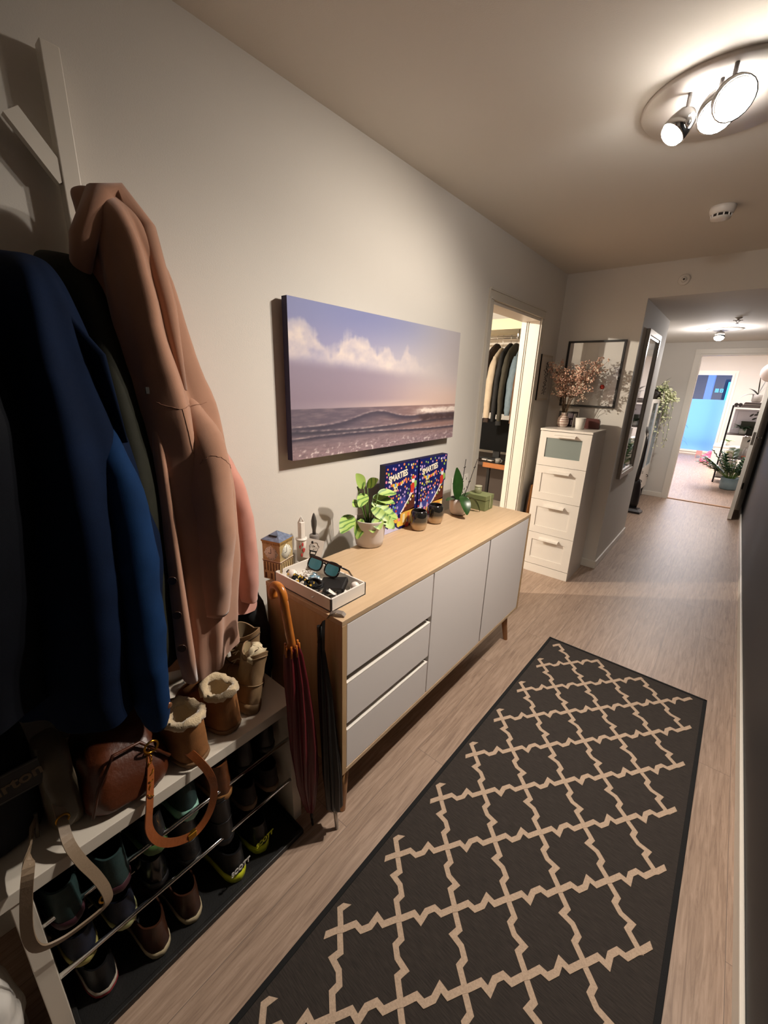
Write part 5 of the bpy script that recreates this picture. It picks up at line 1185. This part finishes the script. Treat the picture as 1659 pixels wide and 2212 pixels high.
def bush(name,lab,loc,potr,poth,potm,leafm,n,L_,W_,spread,up=.7):
    t=thing(name,lab,'potted plant',loc)
    MB().lathe([(.001,0),(potr*.82,0),(potr,.03),(potr,poth),(potr*.92,poth),(potr*.9,poth*.85),(.001,poth*.85)],28,cap0=False,cap1=False).build('pot',potm,t)
    q=MB();s2=MB()
    for k in range(n):
        a=R.uniform(0,6.28);d=Vector((math.cos(a)*spread,math.sin(a)*spread,up+R.uniform(-.3,.3)))
        q.leaf((0.2*potr*math.cos(a),.2*potr*math.sin(a),poth*.85),d,(0,0,1),L_*R.uniform(.7,1.1),W_,R.uniform(.6,1.4),.2,7)
    q.build('leaves',leafm,t);return t
bush('leafy_houseplant','dark green houseplant on the second shelf in front of the standing picture',(1.47,9.66,.8755),.05,.10,mk('grey white pot','a8a8a0',.5),mk('deep green leaf','1f3519',.5,var=.3,vs=20),26,.20,.05,.9,.8)
dkbx=thing('dark_green_box','dark green box at the back of the second shelf behind the houseplant','box',(1.62,9.72,.8755));MB().box(-.20,.14,.0,.10,0,.22,.003).build('box_body',mk('dark green card','262b1c',.6),dkbx)
for k,(xx,r_,h_,c_,lab,nm) in enumerate(((1.40,.055,.15,'9fb0a8','pale green glass jar on the third shelf, larger one','glass_jar'),(1.60,.05,.19,'c7c2be','frosted pale glass jar on the third shelf at right','glass_jar'))):
    t=thing(nm,lab,'jar',(xx,9.78,.4605));MB().lathe([(.001,0),(r_,0),(r_,h_*.75),(r_*.7,h_*.9),(r_*.7,h_)],24,cap0=False,cap1=True).build('glass',mk('jar glass '+c_,c_,.15),t)
    MB().lathe([(r_*.75,h_),(r_*.75,h_+.02),(.001,h_+.02)],24).build('lid',WHITE_M,t)
t=thing('small_picture','small white picture with a dark leaf on the third shelf','picture',(1.60,9.86,.66));
t.location=(1.60,9.86,.4605);MB().box(-.10,.10,0,.012,0,.36,.001).build('frame',WHITE_M,t);q=MB();q.leaf((-.02,-.004,.27),(.5,0,.8),(0,-1,0),.06,.03,0,0,5);q.build('printed_leaf',mk('black leaf print','26241f',.6),t)
bush('yellow_green_houseplant','yellow green drooping plant in a white pot on the third shelf',(1.37,9.60,.4605),.07,.12,mk('cream pot','cfc8bb',.5),mk('yellow green leaf','8f9443',.5,var=.3,vs=30),14,.12,.03,1.0,.4)
bush('sprouting_greens','small bright green sprouts beside the jar on the third shelf',(1.48,9.66,.4605),.03,.16,mk('clear green pot','8aa090',.3),mk('bright green leaf','86a070',.5,var=.3,vs=30),16,.10,.025,1.0,.8)
t=thing('terracotta_bowl','small terracotta bowl at the right of the third shelf','bowl',(1.60,9.62,.4605));MB().lathe([(.001,0),(.03,0),(.062,.045),(.058,.045),(.028,.006),(.001,.006)],24,cap0=False,cap1=False).build('bowl_body',mk('terracotta','b5684c',.7),t)
t=thing('white_storage_box','white storage box on the lowest shelf behind the big floor plant','box',(1.40,9.70,.1005));MB().box(-.13,.10,-.12,.12,0,.30,.004).build('box_body',WHITE_M,t);MB().box(-.132,.102,-.122,.122,.25,.302,.004).build('lid',WHITE,t)
# ZZ plant
zp=thing('floor_plant','large dark green floor plant in a blue grey pot in front of the shelf unit','potted plant',(1.475,8.98,0))
MB().lathe([(.001,0),(.105,0),(.118,.02),(.125,.20),(.118,.20),(.112,.17),(.001,.17)],36,cap0=False,cap1=False).build('pot',mk('blue grey pot','6d8085',.5,var=.08,vs=10),zp)
q=MB();s2=MB();R=random.Random(77)
for k in range(40):
    a=R.uniform(0,6.28);inc=R.uniform(.25,1.15);L_=R.uniform(.32,.52)
    if k<6: a=PI+R.uniform(-.5,.5);inc=R.uniform(.9,1.25);L_=.50
    p=Vector((.03*math.cos(a),.03*math.sin(a),.17));d=Vector((math.cos(a)*math.sin(inc),math.sin(a)*math.sin(inc),math.cos(inc)+.25)).normalized();P=[p.copy()]
    for i in range(8):
        p=p+d*(L_/8);d=(d+Vector((0,0,-.05))).normalized();P.append(p.copy())
        if i>1:
            sd=d.cross(Vector((0,0,1))).normalized()
            for s3 in (-1,1): q.leaf(p,(d*.7+sd*s3*.9+Vector((0,0,.15))),(0,0,1),.10,.044,.5,.2,5)
    s2.tube(P,[.007]+[.005]*8,6)
s2.build('stems',STEMG,zp);q.build('leaves',mk('waxy dark leaf','1d3d1c',.35,var=.3,vs=20),zp)
lwc=thing('low_white_cabinet','low white cabinet beyond the shelf unit near the window','cabinet',(1.35,11.6,0))
MB().box(1.10,1.75,11.3,11.7,.02,.46,.003).build('carcass',WHITE_M,lwc,True);MB().box(1.09,1.76,11.29,11.71,.46,.485,.002).build('top_panel',WHITE,lwc,True)
MB().box(1.12,1.42,11.292,11.3,.05,.44,.001).build('door',WHITE,lwc,True);MB().box(1.44,1.74,11.292,11.3,.05,.44,.001).build('door',WHITE,lwc,True)
for k,(x_,y_,w_,lab) in enumerate(((1.19,11.45,.09,'white paper stack on the low white cabinet, larger one'),(1.24,11.40,.05,'white paper box on top of the low white cabinet by the window'))):
    o=MB().box(-w_,w_,-.08,.08,0,.04 if k==0 else .09,.001).build('paper_stack' if k==0 else 'white_box',WHITE);o.location=(x_,y_ if k==0 else 11.6,.4855);tag(o,lab,'paper' if k==0 else 'box')
bush('small_houseplant','small light green plant on the low white cabinet by the window',(1.30,11.62,.4855),.05,.10,mk('white small pot','d8d2cc',.5),mk('light green leaf','a5b88a',.5,var=.2,vs=30),14,.14,.04,1.0,.9)
t=thing('pink_bag','bright pink bag slumped on the floor beside the low white cabinet','bag',(1.00,12.2,0));blob([(.004,1.0,12.2,.09,.09),(.02,1.0,12.2,.11,.10),(.12,1.0,12.2,.09,.08),(.20,1.03,12.2,.05,.05),(.26,1.06,12.2,.03,.03)],seed=3,nz=.02).build('bag_body',mk('bright pink fabric','d8617f',.6),t,True)
t=thing('toy_chair','tiny pink toy chair on the floor below the far window','toy',(.82,12.9,0))
for a,b in ((-.05,-.05),(.05,-.05),(-.05,.05),(.05,.05)): MB().box(a-.006,a+.006,b-.006,b+.006,0,.08).build('leg',mk('pink toy plastic','c98a84',.5),t)
MB().box(-.06,.06,-.06,.06,.08,.09).build('seat',mk('pink toy seat','c98a84',.5),t);MB().box(-.06,.06,.05,.06,.09,.17).build('backrest',mk('pink toy back','c98a84',.5),t)
t=thing('paper_lantern','round white paper lantern lamp hanging in the far room at the right','pendant lamp',(1.62,9.4,1.90))
MB().sph((0,0,0),.15,24,16).build('paper_shade',mk('white paper shade','ddd2ca',.7),t);MB().tube([(0,0,.15),(0,0,.598)],.003,6).build('cord',WHITE,t)
t=thing('tall_window_plant','thin leaved plant at the left edge of the far window','potted plant',(.30,12.9,0))
MB().lathe([(.001,0),(.09,0),(.10,.2),(.001,.2)],20,cap0=False).build('pot',mk('dark plant pot','4a4640',.6),t)
q=MB();R=random.Random(5)
for k in range(9): q.leaf((R.gauss(0,.03),R.gauss(0,.03),R.uniform(.2,.8)),(R.uniform(-.3,.8),R.uniform(-.5,.3),.5),(0,0,1),.25,.025,2.2,.1,8)
q.tube([(0,0,.2),(0,0,.85)],.006,6);q.build('leaves',mk('thin green leaf','31502f',.5),t)
# ================================================================ LIGHTS / CAMERA / RENDER
def light(kind,loc,e,col,d=(0,0,-1),size=.05,ang=120,blend=.5,sx=None,sy=None):
    l=bpy.data.lights.new('light',kind);l.energy=e;l.color=col
    o=bpy.data.objects.new('light',l);COL.objects.link(o);o.location=loc;o.rotation_euler=Vector(d).to_track_quat('-Z','Y').to_euler()
    if kind=='SPOT': l.spot_size=rad(ang);l.spot_blend=blend;l.shadow_soft_size=size
    elif kind=='POINT': l.shadow_soft_size=size
    elif kind=='AREA': l.shape='RECTANGLE';l.size=sx;l.size_y=sy or sx
    return o
WARM=(1,.90,.79)
LP=(1.0,1.76,2.30)
light('SPOT',LP,46,WARM,(-.80,-.30,-1.10),.022,136,.8)
light('SPOT',(1.12,1.72,2.27),132,WARM,(-.02,-.34,-1),.022,148,1.0)
light('POINT',(1.06,1.80,2.365),18,(1,.93,.87),size=.06)
light('SPOT',(.99,5.95,2.06),30,(1,.95,.90),(0,-.1,-1),.04,168,.4)
light('POINT',(.99,5.93,2.055),17,(1,.95,.94),size=.045)
light('POINT',(-1.75,1.30,2.32),330,(1,.90,.76),size=.02)
light('AREA',(.5,10.6,2.46),240,(1,.94,.96),(0,0,-1),sx=2.2,sy=2.6)
light('POINT',(.73,12.0,2.3),20,(1,.95,.9),size=.1)
w=bpy.data.worlds.new('dusk');scene.world=w;w.use_nodes=True
bg=w.node_tree.nodes['Background'];bg.inputs[0].default_value=(.42,.78,1.4,1);bg.inputs[1].default_value=5.5
cam=bpy.data.cameras.new('camera');co=bpy.data.objects.new('camera',cam);COL.objects.link(co)
MC=Matrix(((0.7658410539707636,-0.2167404227873212,0.6054015767925642),(0.642285067724584,0.21253384580798382,-0.7364097067285946),(0.030941425807101686,0.9528131787061098,0.3019762816066557))).to_4x4()
co.matrix_world=Matrix.Translation((1.30072805,0,1.55374911))@MC
cam.sensor_fit='HORIZONTAL';cam.sensor_width=36;cam.lens=883.3932678656247/1659*36;cam.clip_start=.02;cam.clip_end=100
scene.camera=co
vs=scene.view_settings;vs.view_transform='Standard';vs.look='None';vs.gamma=1;vs.exposure=0;vs.use_curve_mapping=False
cy=scene.cycles;cy.max_bounces=7;cy.diffuse_bounces=4;cy.glossy_bounces=4;cy.transparent_max_bounces=8;cy.sample_clamp_indirect=4;cy.use_denoising=True
